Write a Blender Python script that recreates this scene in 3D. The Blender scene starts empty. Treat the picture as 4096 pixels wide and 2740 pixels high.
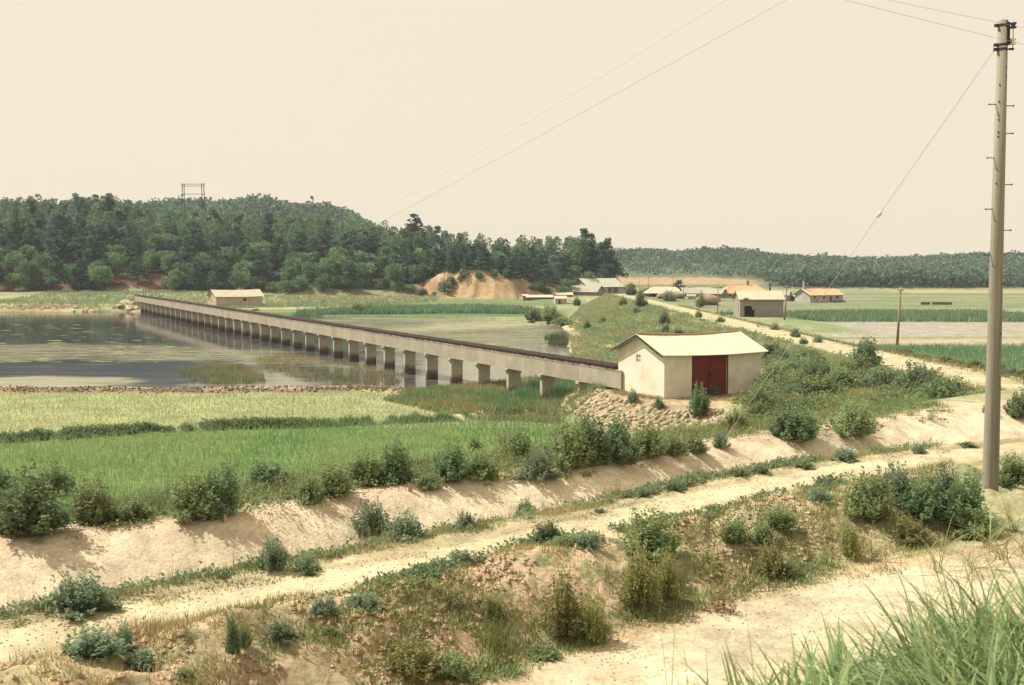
import bpy, math, random
import numpy as np
from mathutils import Vector, Matrix, bvhtree

# ------------------------------------------------------------------ camera, sky, sun, exposure
SC = bpy.context.scene
COL = SC.collection
FPX = 4600.0                      # focal length in pixels of a 4096 px wide frame
CAMZ = 9.6
TH = math.atan(300 / FPX)
cam_d = bpy.data.cameras.new('camera')
cam_d.sensor_width = 36.0
cam_d.lens = 36.0 * FPX / 4096.0
cam_d.clip_start = 0.1
cam_d.clip_end = 6000
cam_d.dof.use_dof = True
cam_d.dof.focus_distance = 60
cam_d.dof.aperture_fstop = 6.3
cam = bpy.data.objects.new('camera', cam_d)
COL.objects.link(cam)
cam.location = (0, 0, CAMZ)
cam.rotation_euler = (math.pi / 2 - TH, 0, 0)
SC.camera = cam

SUN_EL, SUN_AZ = math.radians(52), math.radians(-70)      # azimuth clockwise from +Y
world = bpy.data.worlds.new('World')
SC.world = world
world.use_nodes = True
wn, wl = world.node_tree.nodes, world.node_tree.links
wn.clear()
wo = wn.new('ShaderNodeOutputWorld'); wb = wn.new('ShaderNodeBackground'); wb.inputs['Strength'].default_value = 0.1
sky = wn.new('ShaderNodeTexSky'); sky.sky_type = 'NISHITA'; sky.sun_disc = False
sky.sun_elevation = SUN_EL; sky.sun_rotation = SUN_AZ; sky.air_density = 1.0; sky.dust_density = 4.0
mixw = wn.new('ShaderNodeMixRGB'); mixw.inputs[0].default_value = 0.93
mixw.inputs[2].default_value = (5.9, 5.2, 3.85, 1)         # summer haze: an even cream veil over the sky
wl.new(sky.outputs[0], mixw.inputs[1]); wl.new(mixw.outputs[0], wb.inputs['Color']); wl.new(wb.outputs[0], wo.inputs['Surface'])

sd = bpy.data.lights.new('sun', 'SUN'); sd.energy = 4.6; sd.angle = math.radians(0.5); sd.color = (1.0, 0.92, 0.80)
sun = bpy.data.objects.new('sun', sd); COL.objects.link(sun)
S = Vector((math.sin(SUN_AZ) * math.cos(SUN_EL), math.cos(SUN_AZ) * math.cos(SUN_EL), math.sin(SUN_EL)))
sun.rotation_euler = S.to_track_quat('Z', 'Y').to_euler()
SC.view_settings.view_transform = 'Standard'
SC.view_settings.look = 'None'
SC.view_settings.exposure = 0.68
SC.view_settings.gamma = 1.0
SC.cycles.max_bounces = 6
SC.cycles.volume_bounces = 0
SC.cycles.transparent_max_bounces = 8

rng = np.random.default_rng(7)
random.seed(7)

# ------------------------------------------------------------------ helpers
_ct, _st = math.cos(TH), math.sin(TH)
def ray(px, py):
    u, v = (px - 2048) / FPX, (py - 1370) / FPX
    return Vector((u, _ct - v * _st, -_st - v * _ct))
def P(px, py, z):
    d = ray(px, py); t = (z - CAMZ) / d.z
    return (d.x * t, d.y * t)
def PY(px, py, y):                # point on the ray at distance y
    d = ray(px, py); t = y / d.y
    return Vector((d.x * t, y, CAMZ + d.z * t))

def _h(ix, iy, s):
    n = (ix.astype(np.int64) * 374761393 + iy.astype(np.int64) * 668265263 + s * 1442695041) & 0x7fffffff
    n = ((n ^ (n >> 13)) * 1274126177) & 0x7fffffff
    return ((n ^ (n >> 16)) & 0xffff) / 65535.0
def vn(x, y, s=0):
    x = np.asarray(x, float); y = np.asarray(y, float)
    ix, iy = np.floor(x), np.floor(y); fx, fy = x - ix, y - iy
    fx = fx * fx * (3 - 2 * fx); fy = fy * fy * (3 - 2 * fy)
    a = _h(ix, iy, s) * (1 - fx) + _h(ix + 1, iy, s) * fx
    b = _h(ix, iy + 1, s) * (1 - fx) + _h(ix + 1, iy + 1, s) * fx
    return a * (1 - fy) + b * fy
def fbm(x, y, s=0, o=4):
    r = 0; a = 0.5; t = 0
    for i in range(o):
        r = r + a * vn(np.asarray(x) * 2 ** i + 17 * i, np.asarray(y) * 2 ** i + 31 * i, s + i); t += a; a *= 0.55
    return r / t
def ss(a, b, x):
    t = np.clip((np.asarray(x, float) - a) / (b - a), 0, 1); return t * t * (3 - 2 * t)
def sdf(poly, x, y):              # positive inside
    x = np.asarray(x, float); y = np.asarray(y, float)
    d = np.full(x.shape, 1e18); ins = np.zeros(x.shape, bool); n = len(poly)
    for i in range(n):
        ax, ay = poly[i]; bx, by = poly[(i + 1) % n]
        ex, ey = bx - ax, by - ay
        t = np.clip(((x - ax) * ex + (y - ay) * ey) / (ex * ex + ey * ey + 1e-12), 0, 1)
        d = np.minimum(d, (x - ax - t * ex) ** 2 + (y - ay - t * ey) ** 2)
        c = ((ay > y) != (by > y))
        with np.errstate(divide='ignore', invalid='ignore'):
            xi = (bx - ax) * (y - ay) / (by - ay + 1e-30) + ax
        ins ^= c & (x < xi)
    d = np.sqrt(d)
    return np.where(ins, d, -d)
def dline(pts, x, y):
    d = np.full(np.shape(x), 1e18)
    for (ax, ay), (bx, by) in zip(pts[:-1], pts[1:]):
        ex, ey = bx - ax, by - ay
        t = np.clip(((x - ax) * ex + (y - ay) * ey) / (ex * ex + ey * ey), 0, 1)
        d = np.minimum(d, (x - ax - t * ex) ** 2 + (y - ay - t * ey) ** 2)
    return np.sqrt(d)

def mesh_from(name, V, F, mats=(), col=None, smooth=False, midx=None):
    """V (n,3), F list of equal-length index rows (array) or list of arrays"""
    me = bpy.data.meshes.new(name)
    V = np.asarray(V, np.float32)
    blocks = F if isinstance(F, list) else [F]
    blocks = [np.asarray(b, np.int32) for b in blocks if len(b)]
    me.vertices.add(len(V)); me.vertices.foreach_set('co', V.ravel())
    nl = sum(b.size for b in blocks); nf = sum(len(b) for b in blocks)
    me.loops.add(nl); me.polygons.add(nf)
    me.loops.foreach_set('vertex_index', np.concatenate([b.ravel() for b in blocks]))
    tot = np.concatenate([np.full(len(b), b.shape[1], np.int32) for b in blocks])
    st = np.zeros(nf, np.int32); st[1:] = np.cumsum(tot)[:-1]
    me.polygons.foreach_set('loop_start', st)
    try: me.polygons.foreach_set('loop_total', tot)
    except Exception: pass
    me.polygons.foreach_set('use_smooth', np.full(nf, bool(smooth)))
    for m in mats: me.materials.append(m)
    if midx is not None: me.polygons.foreach_set('material_index', np.asarray(midx, np.int32))
    if col is not None:
        a = me.color_attributes.new('col', 'FLOAT_COLOR', 'POINT')
        c = np.ones((len(V), 4), np.float32); c[:, :3] = col
        a.data.foreach_set('color', c.ravel())
    me.update(calc_edges=True); me.validate()
    return me
def link(name, me, parent=None, loc=None, rot=None, scale=None, **props):
    o = bpy.data.objects.new(name, me); COL.objects.link(o)
    if parent is not None: o.parent = parent
    if loc is not None: o.location = loc
    if rot is not None: o.rotation_euler = rot
    if scale is not None: o.scale = scale if hasattr(scale, '__len__') else (scale,) * 3
    for k, v in props.items():
        if v is not None: o[k] = v
    return o
def thing(name, label, cat, loc=(0, 0, 0), rz=0.0, group=None, scale=None):
    return link(name, None, None, loc, (0, 0, rz), scale, label=label, category=cat, group=group)
def copy_thing(root, label, loc, rz, scale, group=None, parts_scale=None):
    r = root.copy(); COL.objects.link(r)
    r.location = loc; r.rotation_euler = (0, 0, rz); r.scale = scale if hasattr(scale, '__len__') else (scale,) * 3
    r['label'] = label
    if group: r['group'] = group
    elif 'group' in r: del r['group']
    for ch in list(root.children):
        c = ch.copy(); COL.objects.link(c); c.parent = r
        for g in list(ch.children):
            d = g.copy(); COL.objects.link(d); d.parent = c
    return r

class MB:
    """collects boxes, tubes and prisms into ONE mesh"""
    def __init__(s): s.v = []; s.q = []; s.t = []; s.n = 0
    def add(s, V, Q=(), T=()):
        V = np.asarray(V, float).reshape(-1, 3)
        s.v.append(V)
        if len(Q): s.q.append(np.asarray(Q) + s.n)
        if len(T): s.t.append(np.asarray(T) + s.n)
        s.n += len(V); return s
    def hexa(s, c):               # 8 corners: bottom 4 ccw, top 4 ccw
        return s.add(c, [(3, 2, 1, 0), (4, 5, 6, 7), (0, 1, 5, 4), (1, 2, 6, 5), (2, 3, 7, 6), (3, 0, 4, 7)])
    def box(s, x0, x1, y0, y1, z0, z1):
        return s.hexa([(x0, y0, z0), (x1, y0, z0), (x1, y1, z0), (x0, y1, z0), (x0, y0, z1), (x1, y0, z1), (x1, y1, z1), (x0, y1, z1)])
    def tube(s, pts, r, k=6, cap=True):
        pts = [Vector(p) for p in pts]; n = len(pts)
        rs = r if hasattr(r, '__len__') else [r] * n
        V = []; Q = []; T = []
        for i, p in enumerate(pts):
            d = (pts[min(i + 1, n - 1)] - pts[max(i - 1, 0)]).normalized()
            a = d.orthogonal().normalized() if abs(d.z) > .9 else d.cross(Vector((0, 0, 1))).normalized()
            if abs(d.z) > .9: a = (Vector((1, 0, 0)) - d * d.x).normalized()
            b = d.cross(a)
            for j in range(k):
                t = 2 * math.pi * j / k; V.append(p + (a * math.cos(t) + b * math.sin(t)) * rs[i])
        for i in range(n - 1):
            for j in range(k):
                a0 = i * k + j; a1 = i * k + (j + 1) % k
                Q.append((a0, a1, a1 + k, a0 + k))
        if cap:
            V.append(pts[0]); V.append(pts[-1]); c0 = n * k; c1 = c0 + 1
            for j in range(k):
                T.append((c0, (j + 1) % k, j)); T.append((c1, (n - 1) * k + j, (n - 1) * k + (j + 1) % k))
        return s.add(V, Q, T)
    def mesh(s, name, mat, smooth=False):
        F = []
        if s.q: F.append(np.concatenate(s.q))
        if s.t: F.append(np.concatenate(s.t))
        return mesh_from(name, np.concatenate(s.v), F, [mat] if mat else [], smooth=smooth)
    def build(s, name, mat, parent=None, smooth=False, **kw):
        return link(name, s.mesh(name, mat, smooth), parent, **kw)

# ------------------------------------------------------------------ materials
def new_mat(name):
    m = bpy.data.materials.new(name); m.use_nodes = True
    nt = m.node_tree; b = nt.nodes['Principled BSDF']
    b.inputs['Specular IOR Level'].default_value = 0.15
    return m, nt, b
def N(nt, typ, **kw):
    n = nt.nodes.new(typ)
    for k, v in kw.items():
        if k in ('scale', 'detail', 'rough', 'dist'):
            n.inputs[{'scale': 'Scale', 'detail': 'Detail', 'rough': 'Roughness', 'dist': 'Distortion'}[k]].default_value = v
        else: setattr(n, k, v)
    return n
def plain(name, col, rough=0.8, var=0.15, scale=3.0, bump=0.0, stain=None, spec=0.15, metal=0.0, stretch=(1, 1, 1), bscale=None):
    m, nt, b = new_mat(name); L = nt.links
    tc = N(nt, 'ShaderNodeTexCoord'); mp = N(nt, 'ShaderNodeMapping'); mp.inputs['Scale'].default_value = stretch
    L.new(tc.outputs['Object'], mp.inputs[0])
    n1 = N(nt, 'ShaderNodeTexNoise', scale=scale, detail=6, rough=0.6); L.new(mp.outputs[0], n1.inputs['Vector'])
    r = N(nt, 'ShaderNodeMapRange'); r.inputs['From Min'].default_value = .3; r.inputs['From Max'].default_value = .7
    r.inputs['To Min'].default_value = 1 - var; r.inputs['To Max'].default_value = 1 + var
    L.new(n1.outputs['Fac'], r.inputs['Value'])
    mx = N(nt, 'ShaderNodeMixRGB', blend_type='MULTIPLY'); mx.inputs[0].default_value = 1
    mx.inputs[1].default_value = (*col, 1); L.new(r.outputs[0], mx.inputs[2])
    out = mx.outputs[0]
    if stain:
        n2 = N(nt, 'ShaderNodeTexNoise', scale=scale * .35, detail=5, rough=0.65); L.new(mp.outputs[0], n2.inputs['Vector'])
        cr = N(nt, 'ShaderNodeValToRGB'); cr.color_ramp.elements[0].position = .48; cr.color_ramp.elements[1].position = .72
        L.new(n2.outputs['Fac'], cr.inputs[0])
        m2 = N(nt, 'ShaderNodeMixRGB'); L.new(cr.outputs[0], m2.inputs[0]); L.new(out, m2.inputs[1]); m2.inputs[2].default_value = (*stain, 1)
        out = m2.outputs[0]
    L.new(out, b.inputs['Base Color'])
    b.inputs['Roughness'].default_value = rough; b.inputs['Specular IOR Level'].default_value = spec; b.inputs['Metallic'].default_value = metal
    if bump:
        n3 = N(nt, 'ShaderNodeTexNoise', scale=bscale or scale * 6, detail=4); L.new(tc.outputs['Object'], n3.inputs['Vector'])
        bp = N(nt, 'ShaderNodeBump'); bp.inputs['Strength'].default_value = bump; bp.inputs['Distance'].default_value = .02
        L.new(n3.outputs['Fac'], bp.inputs['Height']); L.new(bp.outputs[0], b.inputs['Normal'])
    return m

def ground_mat():
    m, nt, b = new_mat('ground_soil_and_turf'); L = nt.links
    at = N(nt, 'ShaderNodeVertexColor', layer_name='col'); tc = N(nt, 'ShaderNodeTexCoord')
    prev = at.outputs['Color']
    for sc, amp, lo, hi in ((0.35, .18, .35, .65), (2.2, .20, .35, .65), (14.0, .20, .3, .7), (60.0, .18, .3, .7)):
        n = N(nt, 'ShaderNodeTexNoise', scale=sc, detail=5, rough=.62); L.new(tc.outputs['Object'], n.inputs['Vector'])
        r = N(nt, 'ShaderNodeMapRange'); r.inputs['From Min'].default_value = lo; r.inputs['From Max'].default_value = hi
        r.inputs['To Min'].default_value = 1 - amp; r.inputs['To Max'].default_value = 1 + amp; L.new(n.outputs['Fac'], r.inputs['Value'])
        mx = N(nt, 'ShaderNodeMixRGB', blend_type='MULTIPLY'); mx.inputs[0].default_value = 1
        L.new(prev, mx.inputs[1]); L.new(r.outputs[0], mx.inputs[2]); prev = mx.outputs[0]
    # scattered pebbles and clods
    vo = N(nt, 'ShaderNodeTexVoronoi', scale=9.0); L.new(tc.outputs['Object'], vo.inputs['Vector'])
    n = N(nt, 'ShaderNodeTexNoise', scale=18, detail=6); L.new(tc.outputs['Object'], n.inputs['Vector'])
    L.new(prev, b.inputs['Base Color']); b.inputs['Roughness'].default_value = .95; b.inputs['Specular IOR Level'].default_value = .05
    bp = N(nt, 'ShaderNodeBump'); bp.inputs['Strength'].default_value = .4; bp.inputs['Distance'].default_value = .05
    L.new(n.outputs['Fac'], bp.inputs['Height']); L.new(bp.outputs[0], b.inputs['Normal'])
    return m
def leaf_mat(name, trans=0.25, rough=.6):
    m, nt, b = new_mat(name); L = nt.links
    at = N(nt, 'ShaderNodeVertexColor', layer_name='col'); oi = N(nt, 'ShaderNodeObjectInfo')
    hs = N(nt, 'ShaderNodeHueSaturation')
    r1 = N(nt, 'ShaderNodeMapRange'); r1.inputs['To Min'].default_value = .82; r1.inputs['To Max'].default_value = 1.22
    r2 = N(nt, 'ShaderNodeMapRange'); r2.inputs['To Min'].default_value = .485; r2.inputs['To Max'].default_value = .515
    L.new(oi.outputs['Random'], r1.inputs['Value']); L.new(oi.outputs['Random'], r2.inputs['Value'])
    L.new(r1.outputs[0], hs.inputs['Value']); L.new(r2.outputs[0], hs.inputs['Hue']); L.new(at.outputs['Color'], hs.inputs['Color'])
    L.new(hs.outputs[0], b.inputs['Base Color']); b.inputs['Roughness'].default_value = rough; b.inputs['Specular IOR Level'].default_value = .25
    if trans:
        tr = N(nt, 'ShaderNodeBsdfTranslucent'); L.new(hs.outputs[0], tr.inputs['Color'])
        mx = N(nt, 'ShaderNodeMixShader'); mx.inputs[0].default_value = trans
        out = [n for n in nt.nodes if n.type == 'OUTPUT_MATERIAL'][0]
        L.new(b.outputs[0], mx.inputs[1]); L.new(tr.outputs[0], mx.inputs[2]); L.new(mx.outputs[0], out.inputs['Surface'])
    return m
M = {}
M['ground'] = ground_mat()
M['leaf'] = leaf_mat('leaf_green', .42)
M['grass'] = leaf_mat('grass_blade', .3)
M['bark'] = plain('bark', (.10, .075, .055), .9, .3, 4)
M['stem'] = plain('stem_brown', (.16, .13, .08), .9, .3, 6)
M['white_wall'] = plain('limewashed_plaster', (.68, .62, .52), .9, .05, 2.0, bump=.15, stain=(.53, .47, .375))
M['beige_wall'] = plain('beige_plaster', (.46, .38, .30), .9, .12, 3, stain=(.28, .23, .19))
M['block_wall'] = plain('cement_block_wall', (.28, .255, .22), .9, .22, 5, stain=(.2, .18, .17))
M['pale_wall'] = plain('pale_grey_plaster', (.36, .36, .33), .9, .1, 2, stain=(.27, .26, .25))
M['mud_wall'] = plain('brown_rubble_wall', (.16, .11, .09), .95, .4, 3)
M['dark'] = plain('dark_opening', (.02, .02, .025), .6, .2, 3)
M['asbestos'] = plain('green_grey_sheet', (.43, .455, .35), .85, .08, 1.5, stain=(.38, .40, .31))
M['cream_sheet'] = plain('cream_sheet', (.47, .43, .32), .85, .1, 2, stain=(.38, .34, .26))
M['grey_sheet'] = plain('grey_sheet', (.33, .32, .26), .85, .12, 2, stain=(.26, .25, .2))
M['orange_tile'] = plain('pale_orange_tile', (.50, .33, .20), .85, .12, 2, stain=(.45, .34, .24))
M['red_tile'] = plain('red_clay_tile', (.30, .15, .11), .85, .25, 3)
M['red_door'] = plain('maroon_door_paint', (.15, .026, .018), .6, .18, 1.2, stain=(.15, .04, .025))
M['concrete'] = plain('weathered_concrete', (.34, .305, .24), .9, .16, 1.2, bump=.2, stain=(.27, .24, .19), stretch=(1, 1, .6))
M['concrete_pale'] = plain('pale_concrete_edge', (.42, .36, .28), .9, .12, 2)
M['slab_dark'] = plain('shaded_cover_slab', (.035, .022, .022), .8, .3, 3)  # dark sheets, with the shade of their undersides put into the colour
M['wood_dark'] = plain('tarred_wood', (.05, .035, .03), .85, .3, 4)
M['wood'] = plain('weathered_wood', (.27, .21, .14), .85, .25, 5, stretch=(1, 1, .15))
M['metal_dark'] = plain('dark_iron', (.05, .045, .06), .6, .2, 8, metal=.2)
M['porcelain'] = plain('white_porcelain', (.62, .56, .50), .3, .05, 5, spec=.5)
M['porcelain_blue'] = plain('dark_blue_porcelain', (.03, .04, .12), .3, .1, 5, spec=.5)
M['wire'] = plain('aluminium_wire', (.46, .42, .38), .6, .1, 5)
M['stone'] = plain('field_stone', (.40, .33, .23), .9, .35, 2.5, bump=.4, stain=(.26, .21, .16))
M['straw'] = plain('old_straw_thatch', (.28, .215, .145), .95, .35, 5, bump=.6, stretch=(1, 1, .3))
M['clod'] = plain('dry_earth_clod', (.30, .22, .15), .95, .25, 4)

# concrete utility pole: pale, with grey vertical streaks
def pole_mat():
    m = plain('concrete_pole', (.235, .22, .175), .85, .2, 3.0, bump=.15, stretch=(5, 5, .16), stain=(.13, .125, .125)); return m
M['pole'] = pole_mat()
# girder piers with a dark tide band (a real stain at constant height)
def pier_mat():
    m, nt, b = new_mat('pier_concrete_with_tide_stain'); L = nt.links
    g = N(nt, 'ShaderNodeNewGeometry'); sx = N(nt, 'ShaderNodeSeparateXYZ'); L.new(g.outputs['Position'], sx.inputs[0])
    n = N(nt, 'ShaderNodeTexNoise', scale=1.2, detail=5); L.new(g.outputs['Position'], n.inputs['Vector'])
    ad = N(nt, 'ShaderNodeMath', operation='MULTIPLY_ADD'); L.new(n.outputs['Fac'], ad.inputs[0]); ad.inputs[1].default_value = .5; L.new(sx.outputs[2], ad.inputs[2])
    cr = N(nt, 'ShaderNodeValToRGB'); e = cr.color_ramp.elements
    mr = N(nt, 'ShaderNodeMapRange'); mr.inputs['From Min'].default_value = 0; mr.inputs['From Max'].default_value = 2.6; L.new(ad.outputs[0], mr.inputs['Value'])
    L.new(mr.outputs[0], cr.inputs[0])
    e[0].position = .15; e[0].color = (.08, .062, .06, 1); e[1].position = .46; e[1].color = (.40, .365, .30, 1)
    x = e.new(.28); x.color = (.12, .085, .075, 1); x = e.new(.34); x.color = (.19, .15, .12, 1)
    n2 = N(nt, 'ShaderNodeTexNoise', scale=5, detail=5); L.new(g.outputs['Position'], n2.inputs['Vector'])
    r = N(nt, 'ShaderNodeMapRange'); r.inputs['To Min'].default_value = .7; r.inputs['To Max'].default_value = 1.3; L.new(n2.outputs['Fac'], r.inputs['Value'])
    mx = N(nt, 'ShaderNodeMixRGB', blend_type='MULTIPLY'); mx.inputs[0].default_value = 1
    L.new(cr.outputs[0], mx.inputs[1]); L.new(r.outputs[0], mx.inputs[2]); L.new(mx.outputs[0], b.inputs['Base Color'])
    b.inputs['Roughness'].default_value = .9
    return m
M['pier'] = pier_mat()
def water_mat():
    m, nt, b = new_mat('pond_water'); L = nt.links
    at = N(nt, 'ShaderNodeVertexColor', layer_name='col'); tc = N(nt, 'ShaderNodeTexCoord')
    sp = N(nt, 'ShaderNodeSeparateColor'); L.new(at.outputs['Color'], sp.inputs[0])      # R: floating scum and painted sky sheen, G: ripple
    mp = N(nt, 'ShaderNodeMapping'); mp.inputs['Scale'].default_value = (.10, .55, 1); L.new(tc.outputs['Object'], mp.inputs[0])
    n1 = N(nt, 'ShaderNodeTexNoise', scale=1, detail=7, rough=.65); L.new(mp.outputs[0], n1.inputs['Vector'])
    a = N(nt, 'ShaderNodeMath', operation='ADD'); L.new(sp.outputs[0], a.inputs[0]); L.new(n1.outputs['Fac'], a.inputs[1])
    r = N(nt, 'ShaderNodeMapRange'); r.inputs['From Min'].default_value = .62; r.inputs['From Max'].default_value = 1.15; L.new(a.outputs[0], r.inputs['Value'])
    mpb = N(nt, 'ShaderNodeMapping'); mpb.inputs['Scale'].default_value = (.8, 2.4, 1); L.new(tc.outputs['Object'], mpb.inputs[0])
    n2 = N(nt, 'ShaderNodeTexNoise', scale=1.5, detail=3); L.new(mpb.outputs[0], n2.inputs['Vector'])
    bp = N(nt, 'ShaderNodeBump'); bp.inputs['Distance'].default_value = .02
    ms = N(nt, 'ShaderNodeMath', operation='MULTIPLY'); L.new(sp.outputs[1], ms.inputs[0]); ms.inputs[1].default_value = .25
    L.new(ms.outputs[0], bp.inputs['Strength']); L.new(n2.outputs['Fac'], bp.inputs['Height'])
    b.inputs['Base Color'].default_value = (.035, .04, .035, 1); b.inputs['Roughness'].default_value = .06; b.inputs['IOR'].default_value = 1.33
    b.inputs['Specular IOR Level'].default_value = .5
    L.new(bp.outputs[0], b.inputs['Normal'])
    # dark matt patches painted over the mirror (B channel)
    d2 = N(nt, 'ShaderNodeBsdfDiffuse'); d2.inputs['Color'].default_value = (.045, .052, .062, 1)
    mxb = N(nt, 'ShaderNodeMixShader'); L.new(sp.outputs[2], mxb.inputs[0]); L.new(b.outputs[0], mxb.inputs[1]); L.new(d2.outputs[0], mxb.inputs[2])
    d = N(nt, 'ShaderNodeBsdfDiffuse'); d.inputs['Color'].default_value = (.25, .25, .175, 1)
    mx = N(nt, 'ShaderNodeMixShader'); L.new(r.outputs[0], mx.inputs[0]); L.new(mxb.outputs[0], mx.inputs[1]); L.new(d.outputs[0], mx.inputs[2])
    out = [n for n in nt.nodes if n.type == 'OUTPUT_MATERIAL'][0]; L.new(mx.outputs[0], out.inputs['Surface'])
    return m
M['water'] = water_mat()

# ------------------------------------------------------------------ albedos (real, unlit)
C = dict(path=(.42, .365, .24), road=(.44, .385, .275), canal=(.53, .462, .345), verge=(.36, .31, .20), bank=(.37, .28, .17),
         soil=(.41, .305, .21), rim=(.43, .345, .25), turf=(.195, .235, .125), dryturf=(.31, .28, .165), field=(.175, .215, .115),
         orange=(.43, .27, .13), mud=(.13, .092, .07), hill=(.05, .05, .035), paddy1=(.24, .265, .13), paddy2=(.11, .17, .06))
C = {k: np.array(v) for k, v in C.items()}
def mixc(a, b, t):
    t = np.asarray(t)[..., None]; return a * (1 - t) + b * t

# ------------------------------------------------------------------ near ground: strips lofted between the lines of road, bank, path and canal
def curve(keys):                  # keys (px, py, z) in the frame -> dense function of u in [0,1] returning world xyz
    k = np.array(keys, float)
    U = np.linspace(-150, 4250, 45)
    from_x = k[:, 0]
    def ext(c):
        r = np.interp(U, from_x, k[:, c])
        lo = U < from_x[0]; hi = U > from_x[-1]
        sl = (k[1, c] - k[0, c]) / (k[1, 0] - k[0, 0]); sh = (k[-1, c] - k[-2, c]) / (k[-1, 0] - k[-2, 0])
        r[lo] = k[0, c] + (U[lo] - from_x[0]) * sl; r[hi] = k[-1, c] + (U[hi] - from_x[-1]) * sh
        return r
    py, zz = ext(1), ext(2)
    W = np.array([(*P(a, b, c), c) for a, b, c in zip(U, py, zz)])
    for _ in range(2):            # smooth the drawn kinks
        W[1:-1] = .25 * W[:-2] + .5 * W[1:-1] + .25 * W[2:]
    d0 = W[0] - W[3]; d0 /= np.linalg.norm(d0[:2]); d1 = W[-1] - W[-4]; d1 /= np.linalg.norm(d1[:2])
    pre = [W[0] + d0 * t * np.array([1, 1, 0]) for t in (24, 16, 8)]; post = [W[-1] + d1 * t * np.array([1, 1, 0]) for t in (8, 16, 26)]
    return np.vstack([pre, W, post])
L1 = curve([(1500, 2790, 4.7), (1900, 2705, 4.75), (2500, 2520, 4.8), (2950, 2370, 4.95), (3400, 2270, 5.1), (4096, 2150, 5.3)])
L2 = curve([(0, 2640, 5.4), (524, 2500, 5.4), (1050, 2400, 5.4), (1570, 2320, 5.45), (2100, 2175, 5.5), (2600, 2095, 5.55), (3000, 2010, 5.6), (3320, 1920, 5.7), (3700, 1860, 5.75), (4096, 1810, 5.8)])
L3 = curve([(0, 2520, 5.42), (524, 2415, 5.42), (1050, 2312, 5.42), (1570, 2240, 5.47), (2100, 2120, 5.52), (2600, 2005, 5.57), (3000, 1925, 5.62), (3320, 1860, 5.72), (3700, 1810, 5.77), (4096, 1765, 5.82)])
L4 = curve([(0, 2475, 5.4), (524, 2370, 5.4), (1050, 2262, 5.4), (1570, 2165, 5.45), (2100, 2065, 5.5), (2450, 2005, 5.5), (2880, 1900, 5.6), (3320, 1833, 5.7), (3844, 1780, 5.75), (4096, 1752, 5.8)])
L6 = curve([(0, 2150, 5.0), (437, 2095, 5.0), (870, 2065, 5.0), (1220, 1995, 5.0), (1570, 1940, 5.0), (1920, 1895, 5.0), (2270, 1860, 5.0), (2620, 1805, 5.0), (2970, 1745, 5.0), (3320, 1712, 5.0), (3580, 1662, 5.0), (3930, 1612, 5.0)])
# left of 1900 px the lower road leaves the frame: keep L1 parallel to the path
off = (L1 - L2)[:, :2]
NK = len(L1)
for i in range(NK):
    if L1[i, 0] < -0.5: pass
q0 = np.array([0.93, -1.9])
def perp_off(line, dist, z=None):
    d = np.gradient(line[:, :2], axis=0); d /= np.linalg.norm(d, axis=1)[:, None]
    o = line.copy(); o[:, 0] += -d[:, 1] * dist; o[:, 1] += d[:, 0] * dist
    if z is not None: o[:, 2] = z
    return o
def smooth_line(l, k):
    l = l.copy()
    for _ in range(k): l[1:-1] = .25 * l[:-2] + .5 * l[1:-1] + .25 * l[2:]
    return l
L0 = perp_off(smooth_line(L2, 120), -7.2, None); L0[:, 2] = L1[:, 2] - .05
# blend: where L1 is off to the lower left use a parallel of the path 2.3 m before it
par = perp_off(smooth_line(L2, 30), -2.3); par[:, 2] = 4.75
w = ss(1500, 2100, np.concatenate([[-400, -300, -200], np.linspace(-150, 4250, 45), [4400, 4500, 4600]]))[:, None]
L1 = par * (1 - w) + L1 * w
L7 = perp_off(smooth_line(L6, 15), 1.6); L7[:, 2] = 5.0
L8 = perp_off(smooth_line(L6, 60), 4.2); L8[:, 2] = 3.7

def res(line, n):
    t = np.linspace(0, 1, len(line)); s = np.linspace(0, 1, n)
    return np.stack([np.interp(s, t, line[:, i]) for i in range(3)], 1)
NS = 620
TERR_V, TERR_F, _tn = [], [], 0
def terr_add(V, Q):
    global _tn
    TERR_V.append(V); TERR_F.append(Q + _tn); _tn += len(V)
def grid_faces(n, m):
    i = np.arange(n - 1)[:, None] * m + np.arange(m - 1)[None]
    i = i.ravel(); return np.stack([i, i + m, i + m + 1, i + 1], 1)
def strip(name, A, B, nt, colf, prof=None, rough=0.0, seed=1, rscale=1.5):
    a, b = res(A, NS), res(B, NS); t = np.linspace(0, 1, nt)
    V = a[:, None] * (1 - t)[None, :, None] + b[:, None] * t[None, :, None]
    x, y = V[..., 0], V[..., 1]
    T = np.broadcast_to(t, x.shape)
    if prof is not None: V[..., 2] += prof(T, x, y)
    edge = ss(0, .12, T) * ss(0, .12, 1 - T)
    V[..., 2] += rough * (fbm(x * rscale, y * rscale, seed, 5) - .5) * 2 * edge
    V[..., 2] += .012 * (fbm(x * 9, y * 9, 77, 2) - .5)
    col = colf(T, x, y)
    V = V.reshape(-1, 3); Q = grid_faces(NS, nt)
    terr_add(V, Q)
    me = mesh_from(name, V, Q, [M['ground']], col.reshape(-1, 3), smooth=True)
    return link(name, me, kind='structure')
def c_road(T, x, y):
    n = fbm(x * .5, y * .5, 21); c = mixc(C['road'], C['soil'] * 1.05, ss(.5, .8, n) * .4)
    return mixc(c, C['bank'], ss(.86, 1.0, T + .1 * (fbm(x * 2, y * 2, 5) - .5)) * .9)
def rut(T, x, y):
    w_ = .02 * (fbm(x * .3, y * .3, 91) - .5); n = fbm(x * .7, y * .7, 93)
    return (np.exp(-((T - .52 - w_) / .022) ** 2) + np.exp(-((T - .72 - w_) / .022) ** 2)) * ss(.3, .6, n)
_cr = c_road
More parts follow.
